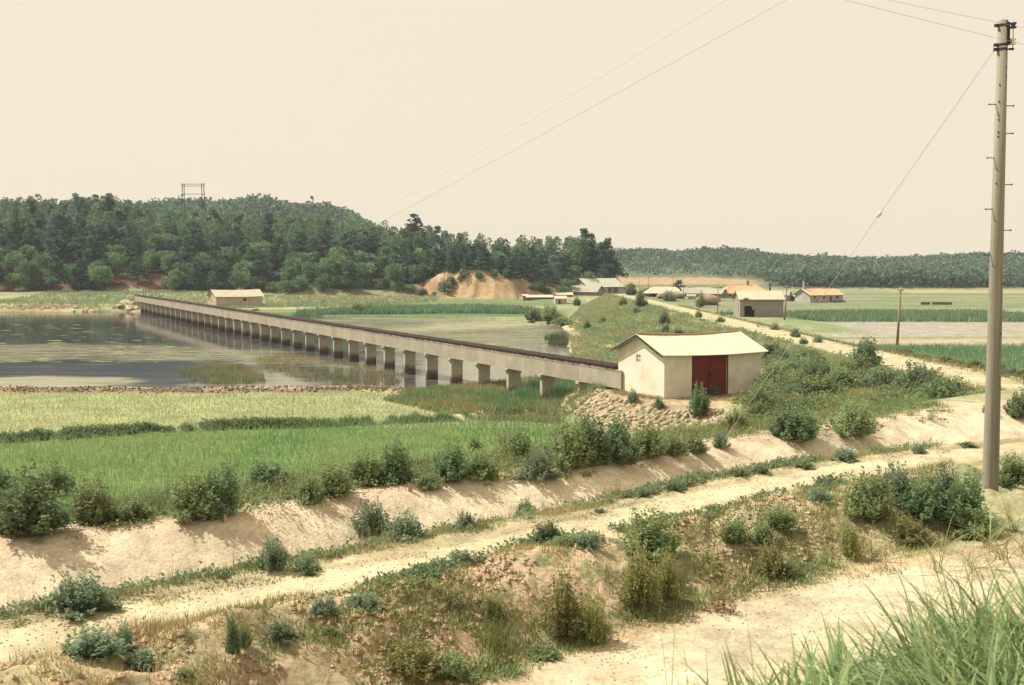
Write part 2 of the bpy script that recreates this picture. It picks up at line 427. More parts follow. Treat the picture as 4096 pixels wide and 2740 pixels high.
def c_road2(T, x, y):
    c = _cr(T, x, y); c = mixc(c, C['road'] * 1.12, rut(T, x, y) * .6); return mixc(c, C['dryturf'], ss(.05, .0, np.abs(T - .62)) * ss(.5, .7, fbm(x * 1.2, y * 1.2, 95)) * .4)
strip('dirt_road', L0, L1, 90, c_road2, lambda T, x, y: -.035 * rut(T, x, y), rough=.045, seed=4, rscale=1.0)
def p_bank(T, x, y):
    n = fbm(x * .9, y * .9, 33, 4); lump = np.maximum(0, n - .5) * 1.2
    return (ss(.05, .5, T) * ss(0, .35, 1 - T)) * (.30 - 0.75 * lump) - .0
def c_bank(T, x, y):
    n = fbm(x * .8, y * .8, 12); n2 = fbm(x * 2.5, y * 2.5, 13)
    c = mixc(C['bank'], C['soil'], ss(.35, .65, n)); c = mixc(c, C['turf'], ss(.52, .68, n2) * .75)
    c = mixc(c, C['dryturf'], ss(.45, .7, fbm(x * 1.3, y * 1.3, 15)) * .7)
    c = mixc(c, C['turf'] * 1.05, ss(.0, .9, x / 9) * .45)
    return mixc(c, C['path'], ss(.93, 1, T) * .8)
strip('path_bank', L1, L2, 60, c_bank, p_bank, rough=.16, seed=8, rscale=1.8)
def c_path(T, x, y):
    n = fbm(x * 1.1, y * 1.1, 41); n2 = fbm(x * .4, y * .4, 44)
    e = np.minimum(T, 1 - T)
    return mixc(C['path'], C['verge'], np.clip(ss(.22, .0, e) * 1.3 * n + ss(.62, .8, n2) * .2, 0, 1))
strip('footpath', L2, L3, 26, c_path, rough=.025, seed=14, rscale=1.2)
def c_verge(T, x, y):
    n = fbm(x * 1.6, y * 1.6, 51); return mixc(C['verge'], C['dryturf'], ss(.35, .65, n))
strip('path_verge', L3, L4, 14, c_verge, lambda T, x, y: .06 * np.sin(np.pi * T), rough=.04, seed=17)
def p_canal(T, x, y):
    base = -(1.45 * ss(0, .32, T) - 1.45 * ss(.5, 1.0, T) ** 1.0)
    return base * 1.0
def c_canal(T, x, y):
    n = fbm(x * .7, y * .7, 61); c = mixc(C['canal'], C['canal'] * .9, ss(.4, .7, n))
    rim = ss(.80, 1.0, T + .22 * (fbm(x * 1.4, y * 1.4, 63) - .5)); c = mixc(c, C['soil'] * 1.0, rim * .75)
    return mixc(c, C['verge'], ss(.1, 0, T))
strip('canal', L4, L6, 70, c_canal, p_canal, rough=.05, seed=23, rscale=1.2)
def c_rim(T, x, y):
    n = fbm(x * 1.2, y * 1.2, 71); return mixc(mixc(C['rim'], C['dryturf'], ss(.4, .65, n)), C['turf'], ss(.3, 1, T) * .7)
strip('canal_bank_top', L6, L7, 16, c_rim, rough=.05, seed=27)
strip('canal_bank_outer_slope', L7, L8, 14, lambda T, x, y: mixc(C['turf'], C['dryturf'], fbm(x, y, 75)), rough=.05, seed=29)

# hill under the photographer
gx, gy = np.meshgrid(np.linspace(-26, 34, 150), np.linspace(-14, 26, 110), indexing='ij')
q = gy - .45 * gx
hz = 7.65 + .05 * gx - np.clip(q - 4.2, 0, 4.3) * .66
hz = np.where(gx < 0, hz + .25 * ss(0, -6, gx) * 0, hz) + .12 * (fbm(gx * .8, gy * .8, 81) - .5)
V = np.stack([gx, gy, hz], -1)
keep = np.ones(gx.shape, bool)
V = V.reshape(-1, 3); Q = grid_faces(150, 110)
li = res(L0, 1600)
nearest = np.array([np.argmin((li[:, 0] - a) ** 2 + (li[:, 1] - b) ** 2) for a, b in V[:, :2]])
tang = np.gradient(li[:, :2], axis=0)[nearest]; tang /= np.linalg.norm(tang, axis=1)[:, None]
sdist = tang[:, 0] * (V[:, 1] - li[nearest, 1]) - tang[:, 1] * (V[:, 0] - li[nearest, 0])      # positive beyond the road edge
V[:, 2] = np.minimum(V[:, 2], li[nearest, 2] - .04 + np.clip(-sdist - .2, 0, 99) * 1.6)
ok = sdist < .6
fk = ok[Q].all(1)
Q = Q[fk]
cc = mixc(C['dryturf'], C['turf'], fbm(V[:, 0], V[:, 1], 83))
terr_add(V, Q)
link('hillside', mesh_from('hillside', V, Q, [M['ground']], cc, True), kind='structure')

# ------------------------------------------------------------------ middle and far ground
def W(*pts): return [P(a, b, z) for a, b, z in pts]
ys = [24.0]
while ys[-1] < 1250:
    y = ys[-1]; ys.append(y + (0.5 if y < 95 else 0.5 + (y - 95) * .0125 if y < 440 else 5.0 + (y - 440) * .01))
ys = np.array(ys)
xs = np.concatenate([np.arange(-560, -250, 8), np.arange(-250, -70, 2.0), np.arange(-70, 60, .65), np.arange(60, 250, 2.0), np.arange(250, 700, 8)])
X, Y = np.meshgrid(xs, ys, indexing='ij')

def interp_px(keys, x, D):        # silhouette keys (px, py) -> world height above 0 at distance D for world x
    k = np.array(keys, float)
    wx = (k[:, 0] - 2048) / FPX * D; wz = CAMZ + (1070 - k[:, 1]) / FPX * D
    return np.interp(x, wx, wz)
# pond outline
pond = [(-330, 86), (-60, 88.2), (-12, 88.2)] + [(-9, 87), (-5.5, 90), (-2, 92), (2.5, 98), (5.2, 110), (5.9, 121.6), (6.8, 151), (8.1, 170), (7.0, 190), (1, 205), (-5, 214), (-30, 222), (-62, 238), (-84, 249), (-110, 247), (-330, 245)]
bund1 = W((-1600, 1556, .6), (0, 1556, .6), (700, 1556, .6), (1420, 1550, .6), (1560, 1552, .6), (1680, 1580, .6), (1800, 1622, .6), (1920, 1648, .6), (2100, 1656, .5))
bund2 = W((-1600, 1800, .5), (0, 1750, .5), (440, 1722, .5), (870, 1700, .5), (1300, 1690, .5), (1700, 1672, .5), (1900, 1660, .5), (2100, 1660, .5), (2330, 1652, .5), (2400, 1680, .5))
CREST_T = [(-1800, 800), (0, 795), (250, 800), (430, 792), (560, 822), (760, 840), (900, 850), (1100, 872), (1300, 868), (1420, 872), (1530, 905), (1600, 935), (1680, 925), (1750, 930), (1820, 955), (1900, 968), (2000, 975), (2200, 968), (2290, 962), (2370, 960), (2440, 985), (2490, 1085), (2560, 1130), (5000, 1140)]
BACK_T = [(-2500, 800), (300, 830), (600, 828), (700, 806), (790, 812), (874, 826), (960, 812), (1050, 800), (1110, 808), (1170, 842), (1230, 830), (1290, 818), (1340, 830), (1398, 862), (1520, 930), (1700, 1000), (2000, 1060), (2400, 1100), (5000, 1100)]
FAR_T = [(-3000, 1080), (1800, 1060), (2300, 1010), (2480, 1003), (2600, 1002), (2730, 1015), (2800, 1003), (2970, 1004), (3230, 1030), (3500, 1036), (3750, 1032), (3930, 1017), (4096, 1025), (4700, 1000), (6500, 1015)]
yard = [(5.4, 72.5), (5.4, 69), (6.2, 67.2), (7.6, 65.2), (9.6, 64.3), (11.6, 63.8), (13.0, 61.5), (16, 60), (20, 54), (26, 48), (36, 42), (70, 30), (70, 55), (29, 75), (29, 90), (22, 90), (10, 78.5)]

def height(x, y):
    z = .3 + .25 * (fbm(x * .03, y * .03, 101) - .5)
    # left far shore terraces and rising ground to the woods
    z = z + ss(245, 262, y) * ss(-66, -80, x) * 1.1 + ss(285, 335, y) * 1.6 * ss(60, -20, x)
    # levee with its track
    w_l = 24.0
    toe = np.interp(y, [60, 90, 121, 151, 198, 240, 300], [0, 4.5, 5.9, 6.8, 8.1, 12, 20])
    tl = np.clip((x - toe) / (w_l - toe), 0, 1)
    lev = 3.0 * tl ** .92
    lev = np.where(x > 28.8, 3.0 - (x - 28.8) * .36, lev)
    lev = lev * ss(305, 290, y) * ss(60, 78, y)
    lev = np.where((y > 60), np.maximum(lev, np.where((x > toe), 0, -9)), -9)
    z = np.where(x > toe, np.maximum(z, lev), z)
    # village ground behind the levee end and the low mound of the grey shed
    z = np.maximum(z, .3 + 1.15 * ss(-3, 9, sdf([(29, 156), (50, 160), (52, 200), (44, 208), (29, 208)], x, y)))
    z = np.maximum(z, .3 + 1.1 * ss(0, 12, sdf([(-2, 292), (75, 285), (75, 350), (-2, 350)], x, y)))
    # pump house yard
    yz = np.interp(x, [6, 11, 16, 24, 40], [2.08, 2.1, 2.3, 3.0, 3.4])
    sy = sdf(yard, x, y); m = ss(-3.6, .1, sy)
    z = z + (np.maximum(yz, z) - z) * np.clip((sy + 3.4) / 3.4, 0, 1)
    # pond
    sp = sdf(pond, x, y) + 1.3 * (fbm(x * .22, y * .12, 107) - .5)
    z = z * (1 - ss(-1.0, .6, sp)) + (-.7) * ss(-1.0, .6, sp)
    # paddies and bunds
    z = np.where((y < 88) & (x < 3), np.minimum(z, .34), z)
    for b, h_, wd in ((bund1, .42, .8), (bund2, .28, .55)):
        d = dline(b, x, y); z = z + h_ * ss(wd, .1, d) * (.75 + .5 * fbm(x * 1.2, y * 1.2, 111))
    # embankment of the near canal
    d = dline(L8[:, :2], x, y); lx = np.interp(y, L8[:, 1], L8[:, 0]); ahead = (x > lx) & (y < L8[-1, 1])   # camera side
    z = np.where(ahead, 3.0, np.maximum(z, 3.55 - d * .5))
    # wooded hill across the pond
    foot = 328 + 6 * (fbm(x * .02, x * 0 + 3, 113) - .5) * 2
    foot = np.where(x > -26, np.interp(x, [-26, -18, 0, 12, 20, 34], [328, 318, 312, 322, 345, 360]), foot)
    top = interp_px(CREST_T, x, 408) - np.interp(x, [-200, -60, -20, 40], [8.5, 8.5, 7.0, 7.5]); top = np.maximum(top, 1.2)
    t = np.clip((y - foot) / (405 - foot), 0, 1)
    prof = t ** .72 * (1 - .0 * t)
    cut = np.interp(x, [-32, -28, -22, -14, -3, 4, 10, 17], [0, 3.8, 6.0, 8.0, 6.6, 4.8, 3.0, 0]) * (.82 + .36 * fbm(x * .25, x * 0, 143))          # bare cut face height
    zc = cut * np.clip((y - foot + 2.0 * (fbm(x * .35, y * .06, 141) - .5) * 2) / 7.0, 0, 1) ** .85
    hz = np.maximum(1.9 + (top - 1.9) * prof, zc + 1.2)
    hz = hz + 1.5 * (fbm(x * .05, y * .05, 115) - .5) * ss(0, .3, t)
    hz = hz - ss(430, 520, y) * (hz - 8) * .8
    z = np.where((y > foot) & (y < 620) & (top > 1.3), np.maximum(z, hz), z)
    # ridge behind it
    t2 = interp_px(BACK_T, x, 620) - 3.2
    hb = t2 * ss(470, 612, y) * (1 - .5 * ss(660, 900, y))
    z = np.where(y > 472, np.maximum(z, hb), z)
    # far hills to the right
    t3 = interp_px(FAR_T, x, 730) - 2.6 + 1.2 * (fbm(x * .03, y * .03, 117) - .5)
    hf = .6 + (t3 - .6) * np.clip((y - 480) / 245, 0, 1) ** .8 * (1 - .4 * ss(760, 1000, y))
    hf = hf + 1.6 * (fbm(x * .018, y * .018, 119, 3) - .5) * ss(480, 560, y)
    z = np.where(y > 478, np.maximum(z, hf), z)
    return z
Z = height(X, Y)

def ground_col(x, y, z):
    n = fbm(x * .09, y * .045, 201); n2 = fbm(x * .5, y * .3, 203); n3 = fbm(x * .02, y * .12, 207)
    c = mixc(C['field'], C['turf'], ss(.4, .6, n)); c = mixc(c, C['dryturf'], ss(.5, .72, n2) * .55)
    c = mixc(c, C['dryturf'] * 1.15, ss(.55, .7, n3) * .45 * ss(200, 260, y))
    # yard thicket
    c = mixc(c, C['dryturf'] * .95, ss(-1, 2, sdf(yard, x, y)) * .5)
    c = mixc(c, C['soil'] * .85, ss(-.3, .4, sdf([(5.0, 66.5), (6.0, 69.5), (9, 66.5), (12.0, 66), (12.0, 62.5), (9.5, 63)], x, y)) * .8)
    for pl in ([(3330, 1590, 3), (3400, 1540, 3), (3480, 1545, 3), (3530, 1570, 3), (3450, 1600, 3)], [(3560, 1500, 3), (3640, 1490, 3), (3620, 1530, 3)]):
        c = mixc(c, C['orange'] * 1.0, ss(-.6, .4, sdf(W(*pl), x, y) + 1.2 * (n2 - .5)))
    # levee: left slope with bare soil, track on top
    toe = np.interp(y, [60, 90, 121, 151, 198, 240, 300], [0, 4.5, 5.9, 6.8, 8.1, 12, 20])
    onl = ss(-1, 2, x - toe) * ss(24.5, 23.5, x) * ss(82, 92, y) * ss(300, 285, y)
    cl = mixc(C['dryturf'] * np.array([.95, 1.05, 1.0]), C['turf'] * 1.15, ss(.4, .6, fbm(x * .22, y * .1, 211)))
    cl = mixc(cl, C['orange'] * np.array([.95, 1.1, 1.3]), ss(.50, .64, fbm(x * .22 + y * .02, y * .09, 213)) * .85)
    c = mixc(c, cl, onl * .9)
    c = mixc(c, C['road'] * .9, ss(2.0, .6, np.abs(x - toe - 1.5 - 2 * (fbm(y * .05, y * 0, 5) - .5))) * ss(118, 128, y) * ss(215, 195, y) * .9)     # sandy strip along the toe
    c = mixc(c, C['soil'] * 1.1, ss(2.2, .8, np.abs(x - toe - 1)) * ss(82, 90, y) * ss(118, 108, y) * .5 * ss(.4, .6, n2))
    tr = ss(2.1, 1.5, np.abs(x - 26.4) + .5 * (fbm(x, y * .3, 217) - .5)) * ss(50, 58, y) * ss(305, 296, y)
    cen = ss(.0, .55, np.abs(x - 26.4)) * .25 + .75
    nd = np.interp(y, [50, 90, 130, 200, 300], [1.0, .95, .9, .75, .75])
    c = mixc(c, C['path'], tr * cen * nd)
    c = mixc(c, C['dryturf'] * 1.1, ss(28.4, 29, x) * ss(36, 33, x) * ss(60, 70, y) * ss(200, 180, y) * .7)
    # fields to the right of the levee, in bands
    r = ss(34, 37, x + 3 * (n2 - .5)) * ss(60, 62, y) * ss(3, -3, sdf([(29, 156), (50, 160), (52, 200), (44, 208), (29, 208)], x, y))
    band = [(0, C['turf']), (98, np.array([.09, .15, .06])), (132, np.array([.09, .15, .06])), (137, np.array([.27, .255, .15])), (148, np.array([.30, .27, .165])), (151, np.array([.12, .14, .08])),
            (154, np.array([.26, .25, .155])), (160, np.array([.25, .245, .17])), (183, np.array([.25, .24, .175])), (194, np.array([.245, .24, .175])), (197, np.array([.07, .12, .055])),
            (238, np.array([.11, .17, .08])), (243, np.array([.24, .22, .12])), (262, np.array([.17, .19, .09])), (275, np.array([.12, .16, .075])), (300, np.array([.15, .185, .085])), (330, np.array([.11, .155, .07])),
            (370, np.array([.17, .20, .095])), (395, np.array([.12, .16, .075])), (430, np.array([.20, .20, .10])), (455, np.array([.13, .165, .08]))]
    bx = np.array([b[0] for b in band]); bc = np.array([b[1] for b in band]); yy = y + 3.5 * (fbm(x * .03, y * .02, 221) - .5) + 2.0 * (n2 - .5)
    cb = np.stack([np.interp(yy, bx, bc[:, i]) for i in range(3)], -1)
    cb = mixc(cb * np.array([1.08, 1.05, 1.25]), np.array([.26, .26, .16]), ss(.5, .68, fbm(x * .03, y * .25, 223)) * .55); cb = mixc(cb, np.array([.10, .15, .085]), ss(.55, .66, fbm(x * .025 + 9, y * .3, 227)) * .6 * ss(200, 215, y))
    c = mixc(c, cb, r * ss(470, 440, y))
    c = mixc(c, C['orange'] * .95, ss(-4, 2, sdf([(150, 425), (212, 425), (222, 452), (150, 470)], x, y)) * .7)
    # far shore left: terraces, straw-coloured water line, brown heap
    lf = ss(-70, -74, x)
    c = mixc(c, C['dryturf'] * 1.1, lf * ss(244, 246, y) * ss(252, 250, y) * .8)
    c = mixc(c, np.array([.24, .15, .10]), ss(-1, 2.5, sdf([(-112, 247.5), (-100, 248), (-92, 256), (-104, 262), (-112, 256)], x, y)) * .8)
    # strips beyond the pond
    bb = ss(-62, -58, x) * ss(14, 8, x) * ss(212, 222, y) * ss(330, 322, y)
    b2 = [(200, (.11, .16, .075)), (228, (.09, .145, .065)), (240, (.09, .145, .065)), (246, (.17, .20, .10)), (256, (.12, .17, .08)), (262, (.30, .27, .17)), (270, (.32, .29, .185)), (275, (.14, .18, .085)), (300, (.13, .175, .08)), (326, (.20, .20, .11))]
    bx = np.array([b[0] for b in b2]); bc = np.array([b[1] for b in b2]); yy = y - (x + 20) * .12 + 4 * (fbm(x * .05, y * .05, 225) - .5)
    cb = np.stack([np.interp(yy, bx, bc[:, i]) for i in range(3)], -1); c = mixc(c, cb, bb)
    # paddies
    inp = ss(26, 28, y) * (x < 8)
    d1 = sdf([(-400, 62)] + bund2[1:-2] + bund1[::-1] + [(-400, 86)], x, y)
    c = mixc(c, C['paddy1'], ss(-.5, .5, d1) * inp)
    lo = (y < 66.5) & (dline(bund2, x, y) > .2) & (np.interp(x, [b[0] for b in bund2], [b[1] for b in bund2]) > y) & (x < 4.6)
    c = mixc(c, C['paddy2'], lo * 1.0 * inp)
    d = dline(bund1, x, y); c = mixc(c, C['mud'] * (1.3 + 1.0 * (n2 - .5))[..., None], ss(1.1, .6, d)); c = mixc(c, C['soil'], ss(.5, .1, d) * ss(.42, .62, n2 * .6 + n * .4 + .08) * .8)
    c = mixc(c, C['soil'] * 1.05, ss(1.2, .6, dline(bund1[-4:], x, y)) * .7)
    d = dline(bund2, x, y); c = mixc(c, C['turf'], ss(1.1, .6, d)); c = mixc(c, C['path'] * .85, ss(.6, .2, dline(bund2[5:], x, y)) * .9)
    # marsh between bund and aqueduct
    mm = ss(-1, 2, sdf([(-13, 87), (-6, 72), (4, 68), (8, 74), (8, 96), (0, 98), (-8, 92)], x, y))
    c = mixc(c, mixc(C['turf'] * np.array([1.0, 1.2, .9]), C['dryturf'], ss(.4, .62, n2)), mm * .9)
    # pond bed
    c = mixc(c, C['mud'] * .8, ss(.08, -.1, z) * .9)
    # wooded hill floor, cut face, far hills
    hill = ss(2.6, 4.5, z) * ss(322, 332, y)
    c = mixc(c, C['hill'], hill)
    foot = np.interp(x, [-26, -18, 0, 12, 20, 34], [328, 318, 312, 322, 345, 360])
    cut = np.interp(x, [-32, -28, -22, -14, -3, 4, 10, 17], [0, 3.8, 6.0, 8.0, 6.6, 4.8, 3.0, 0])
    face = (y > foot - 2.5) & (z < cut + 1.9) & (y < foot + 9.5) & (x > -33) & (x < 18)
    c = mixc(c, mixc(C['orange'] * np.array([.82, .98, 1.2]), np.array([.25, .165, .095]), ss(.42, .68, fbm(x * .35, y * .1, 231))), face * 1.0)
    lb = (x < -96) & (y > 322) & (z < 7.5) & (z > 1.5)
    c = mixc(c, np.array([.14, .085, .055]), ss(.35, .55, fbm(x * .08, y * .05, 233)) * lb * .9)
    far = ss(482, 490, y) * ss(.5, 1.2, z)
    c = mixc(c, np.array([.07, .085, .05]), far * (x > 0))
    scr = ss(118, 100, x + 6 * (n - .5)) * ss(20, 30, x)
    c = mixc(c, np.array([.135, .155, .10]), far * scr * ss(660, 640, y) * .95)
    c = mixc(c, C['orange'] * np.array([.8, .92, 1.1]), far * scr * ss(528, 522, y + 12 * (n2 - .5)) * ss(492, 497, y) * .85)
    c = mixc(c, C['orange'], ss(-3, 3, sdf([(114, 500), (132, 500), (134, 520), (118, 526)], x, y)) * .8)
    c = mixc(c, C['orange'], ss(-3, 1, sdf([(118, 590), (126, 590), (126, 600), (118, 600)], x, y)) * .8)
    return c
GC = ground_col(X, Y, Z)
# split the sheet into named pieces of the setting
V = np.stack([X, Y, Z], -1).reshape(-1, 3); GCf = GC.reshape(-1, 3)
Q = grid_faces(len(xs), len(ys)); Q = Q[:, [0, 1, 2, 3]]
cx = V[Q].mean(1)
lx = np.interp(cx[:, 1], L8[:, 1], L8[:, 0])
behind = (cx[:, 0] > lx + 1.0) & (cx[:, 1] < L8[-1, 1])
behind |= (cx[:, 1] < 26)
Q = Q[~behind]; cx = cx[~behind]
toe_c = np.interp(cx[:, 1], [60, 90, 121, 151, 198, 240, 300], [0, 4.5, 5.9, 6.8, 8.1, 12, 20])
reg = np.zeros(len(Q), int)
reg[(cx[:, 0] > toe_c) & (cx[:, 0] < 32) & (cx[:, 1] > 76) & (cx[:, 1] < 303)] = 1
reg[(np.abs(cx[:, 0] - 26.4) < 1.9) & (cx[:, 1] > 56) & (cx[:, 1] < 300)] = 2
reg[(cx[:, 1] > 322) & (cx[:, 1] < 620) & (cx[:, 2] > 2.4) & (cx[:, 0] < 60)] = 3
reg[(cx[:, 1] > 482) & (reg != 3)] = 4
reg[(cx[:, 1] < 89) & (cx[:, 0] < 5) & (cx[:, 1] > 45) & (cx[:, 2] < 1.2)] = 5
names = {0: 'field_ground', 1: 'levee', 2: 'levee_track', 3: 'wooded_hill', 4: 'far_hills', 5: 'paddy_field'}
terr_add(V, Q)
for k, nm in names.items():
    q = Q[reg == k]; u, inv = np.unique(q, return_inverse=True)
    link(nm, mesh_from(nm, V[u], inv.reshape(q.shape), [M['ground']], GCf[u], True), kind='structure')
# plain to the horizon all round
me = mesh_from('plain', np.array([(-4000, -600, -1.5), (4000, -600, -1.5), (4000, 4000, -1.5), (-4000, 4000, -1.5)]), np.array([(0, 1, 2, 3)]), [M['ground']], np.tile(C['turf'], (4, 1)))
link('plain', me, kind='structure')

TREE = bvhtree.BVHTree.FromPolygons(np.concatenate(TERR_V).tolist(), np.concatenate(TERR_F).tolist())
def gz(x, y, default=0.3):
    h = TREE.ray_cast(Vector((x, y, 200)), Vector((0, 0, -1)))
    return h[0].z if h[0] is not None else default
def gzs(x, y): return np.array([gz(float(a), float(b)) for a, b in zip(x, y)])
def hit(px, py):
    d = ray(px, py).normalized(); h = TREE.ray_cast(cam.location, d)
    if h[0] is None: return Vector((*P(px, py, .3), .3))
    return h[0]

# ------------------------------------------------------------------ pond water
wx = np.arange(-330, 34, 1.6); wy = np.concatenate([np.arange(80, 140, .8), np.arange(140, 300, 2.2)])
WX, WY = np.meshgrid(wx, wy, indexing='ij')
film_sheen = np.zeros(WX.shape) + .09 + .12 * (fbm(WX * .03, WY * .1, 301) - .5)
n = fbm(WX * .06, WY * .10, 303)
def wmask(keys, soft=2.0): return ss(-soft, soft, sdf(W(*[(a, b, 0) for a, b in keys]), WX, WY) + 3 * (n - .5))
film_sheen += .21 * wmask([(-400, 1385), (300, 1375), (700, 1385), (1100, 1400), (1300, 1440), (1500, 1480), (1300, 1470), (900, 1440), (500, 1440), (-400, 1450)], 5)
film_sheen += .45 * wmask([(-200, 1520), (150, 1505), (480, 1508), (540, 1530), (300, 1545), (-200, 1546)], .8)
film_sheen += .25 * wmask([(960, 1450), (1150, 1490), (1300, 1520), (1250, 1545), (1000, 1545), (1050, 1500)], .8)
film_sheen += .30 * wmask([(1500, 1330), (1800, 1290), (2250, 1270), (2260, 1380), (2100, 1480), (1900, 1600), (1700, 1500), (1500, 1400)], 6)  # right water: pale sky reflection painted in along with the floating scum
film_sheen += .26 * wmask([(1100, 1290), (1500, 1260), (2100, 1250), (2200, 1300), (1600, 1330), (1300, 1330)], 6)
ripple = .25 + .55 * ss(.4, .6, n)
murk = .92 * wmask([(-400, 1462), (300, 1452), (620, 1440), (900, 1465), (860, 1500), (700, 1545), (540, 1545), (520, 1512), (100, 1502), (-400, 1525)], 1.0)
murk = np.maximum(murk, .9 * wmask([(760, 1418), (880, 1425), (960, 1455), (860, 1452)], .8))
murk = np.maximum(murk, .12)
V = np.stack([WX, WY, np.zeros_like(WX)], -1).reshape(-1, 3)
wc = np.stack([film_sheen, ripple, murk], -1).reshape(-1, 3)
link('pond_water', mesh_from('pond_water', V, grid_faces(len(wx), len(wy)), [M['water']], wc, True), kind='structure')

# ------------------------------------------------------------------ leaf and blade arrays
def leaves_arr(c, d, w, l, col, up=None, droop=0.0):
    """diamond leaves: centre-base c, direction d, half width w, length l"""
    n = len(c); d = d / (np.linalg.norm(d, axis=1)[:, None] + 1e-9)
    r = rng.normal(size=(n, 3)); s = np.cross(d, r); s /= (np.linalg.norm(s, axis=1)[:, None] + 1e-9)
    w = np.broadcast_to(w, (n,))[:, None]; l = np.broadcast_to(l, (n,))[:, None]
    a = c; b = c + d * l * .45 + s * w; e = c + d * l; f = c + d * l * .45 - s * w
    e = e + np.array([0, 0, -1.0]) * l * droop
    V = np.stack([a, b, e, f], 1).reshape(-1, 3)
    Q = np.arange(4 * n).reshape(n, 4)
    return V, Q, np.repeat(col, 4, axis=0)
def blades_arr(x, y, z, h, w, lean, col, per=4, spread=.08):
    n = len(x); N_ = n * per
    bx = np.repeat(x, per) + rng.normal(0, spread, N_); by = np.repeat(y, per) + rng.normal(0, spread, N_); bz = np.repeat(z, per) - .02
    hh = np.repeat(h, per) * rng.uniform(.6, 1.15, N_); a = rng.uniform(0, 2 * math.pi, N_)
    ca, sa = np.cos(a), np.sin(a); ww = w * rng.uniform(.7, 1.3, N_)
    ln = hh * lean * rng.uniform(.2, 1.2, N_); b2 = a + rng.uniform(-.6, .6, N_) + math.pi / 2
    p0 = np.stack([bx - ca * ww, by - sa * ww, bz], 1); p1 = np.stack([bx + ca * ww, by + sa * ww, bz], 1)
    p2 = np.stack([bx + np.cos(b2) * ln, by + np.sin(b2) * ln, bz + hh], 1)
    V = np.stack([p0, p1, p2], 1).reshape(-1, 3)
    cc = np.repeat(col, per, axis=0) * rng.uniform(.75, 1.25, (N_, 1))
    return V, np.arange(3 * N_).reshape(N_, 3), np.repeat(cc, 3, axis=0)
def stuff(name, parts, mat, **kw):
    Vs, Fs, Cs, n = [], {}, [], 0
    for V, F, c in parts:
        Vs.append(V); Fs.setdefault(F.shape[1], []).append(F + n); Cs.append(c); n += len(V)
    me = mesh_from(name, np.concatenate(Vs), [np.concatenate(f) for f in Fs.values()], [mat], np.concatenate(Cs))
    return link(name, me, kind='stuff', **kw)
def scatter(poly, n, margin=0):
    p = np.array(poly); lo, hi = p.min(0), p.max(0); out = []
    while sum(len(o) for o in out) < n:
        q = rng.uniform(lo, hi, (n * 2, 2)); s = sdf(poly, q[:, 0], q[:, 1]); out.append(q[s > margin])
        if len(out) > 60: break
    q = np.concatenate(out)[:n]; return q[:, 0], q[:, 1]
def colr(base, n, var=.2, alt=None, f=None):
    c = np.tile(np.array(base), (n, 1)) * rng.uniform(1 - var, 1 + var, (n, 1))
    if alt is not None:
        m = rng.random((n, 1)) if f is None else f[:, None]; c = c * (1 - m) + np.array(alt) * m
    return c

G_MUG = (.205, .275, .13); G_DARK = (.13, .20, .11); G_LIGHT = (.28, .325, .15); G_YEL = (.36, .34, .14); G_BLUE = (.19, .265, .16)
G_DRY = (.36, .29, .16)

# ------------------------------------------------------------------ SHRUBS near the path and the canal
def shrub_meshes(seed, h=1.0, r=.55, shoots=125, lv=30, ls=.085, col=G_MUG, alt=G_LIGHT, dome=.55, upright=.6):
    global rng
    keep = rng; rng = np.random.default_rng(seed)
    cs, ds, ll, cc = [], [], [], []; st = MB()
    lob = [(j_ * .785 + rng.uniform(-.3, .3), rng.uniform(.35, .8) * r, rng.uniform(.6, 1.18), rng.uniform(.35, .55) * r) for j_ in range(8)] + [(0, 0, 1.0, .5 * r)] * 2
    for i in range(shoots):
        la, lr, lh, lw = lob[rng.integers(len(lob))]; sa = rng.uniform(0, 6.28); sr = lw * math.sqrt(rng.uniform(0, 1))
        ox, oy = math.cos(la) * lr + math.cos(sa) * sr, math.sin(la) * lr + math.sin(sa) * sr; a = math.atan2(oy, ox); rr = math.hypot(ox, oy)
        H = h * (1 - dome * min(1, rr / r) ** 2) * lh * rng.uniform(.6, 1.12) * (1.2 if rng.random() < .08 else 1)
        b = np.array([math.cos(a) * rr * .35, math.sin(a) * rr * .35, 0]); t_ = np.array([math.cos(a) * rr * (1 + .1 * rng.normal()), math.sin(a) * rr * (1 + .1 * rng.normal()), H])
        ts = np.linspace(0, 1, 5); pts = [b + (t_ - b) * np.array([t ** .7, t ** .7, t ** 1.1]) for t in ts]
        if i % 3 == 0: st.tube(pts[:4], [.008, .006, .004, .003], 3, cap=False)
        k = lv; t = rng.uniform(.12, 1.0, k) ** .75
        p = b[None] + (t_ - b)[None] * np.stack([t ** .7, t ** .7, t ** 1.1], 1) + rng.normal(0, .018, (k, 3))
        az = rng.uniform(0, 2 * math.pi, k); el = rng.uniform(-.1, .9, k) * upright + .5 * (t > .9)
        d = np.stack([np.cos(az) * np.cos(el), np.sin(az) * np.cos(el), np.sin(el)], 1) + .35 * np.array([math.cos(a), math.sin(a), .2])
        cs.append(p); ds.append(d); ll.append(ls * rng.uniform(.7, 1.35, k) * (1.15 - .45 * t)); cc.append(colr(col, k, .25, alt, rng.random(k) ** 2 * .8 + .15 * t) )
    c = np.concatenate(cs); d = np.concatenate(ds); l = np.concatenate(ll); cl = np.concatenate(cc)
    V, Q, K = leaves_arr(c, d, l * .30, l, cl, droop=.12)
    V[:, 2] = np.maximum(V[:, 2], -.03)
    fm = mesh_from('foliage', V, Q, [M['leaf']], K)
    sm = st.mesh('stems', M['stem'])
    rng = keep
    return fm, sm
SH = {}
SH['mugwort'] = [shrub_meshes(s) for s in (11, 12, 13)]
SH['dark'] = [shrub_meshes(s, ls=.09, col=G_DARK, alt=G_MUG, shoots=135, lv=32, dome=.6) for s in (21, 22)]
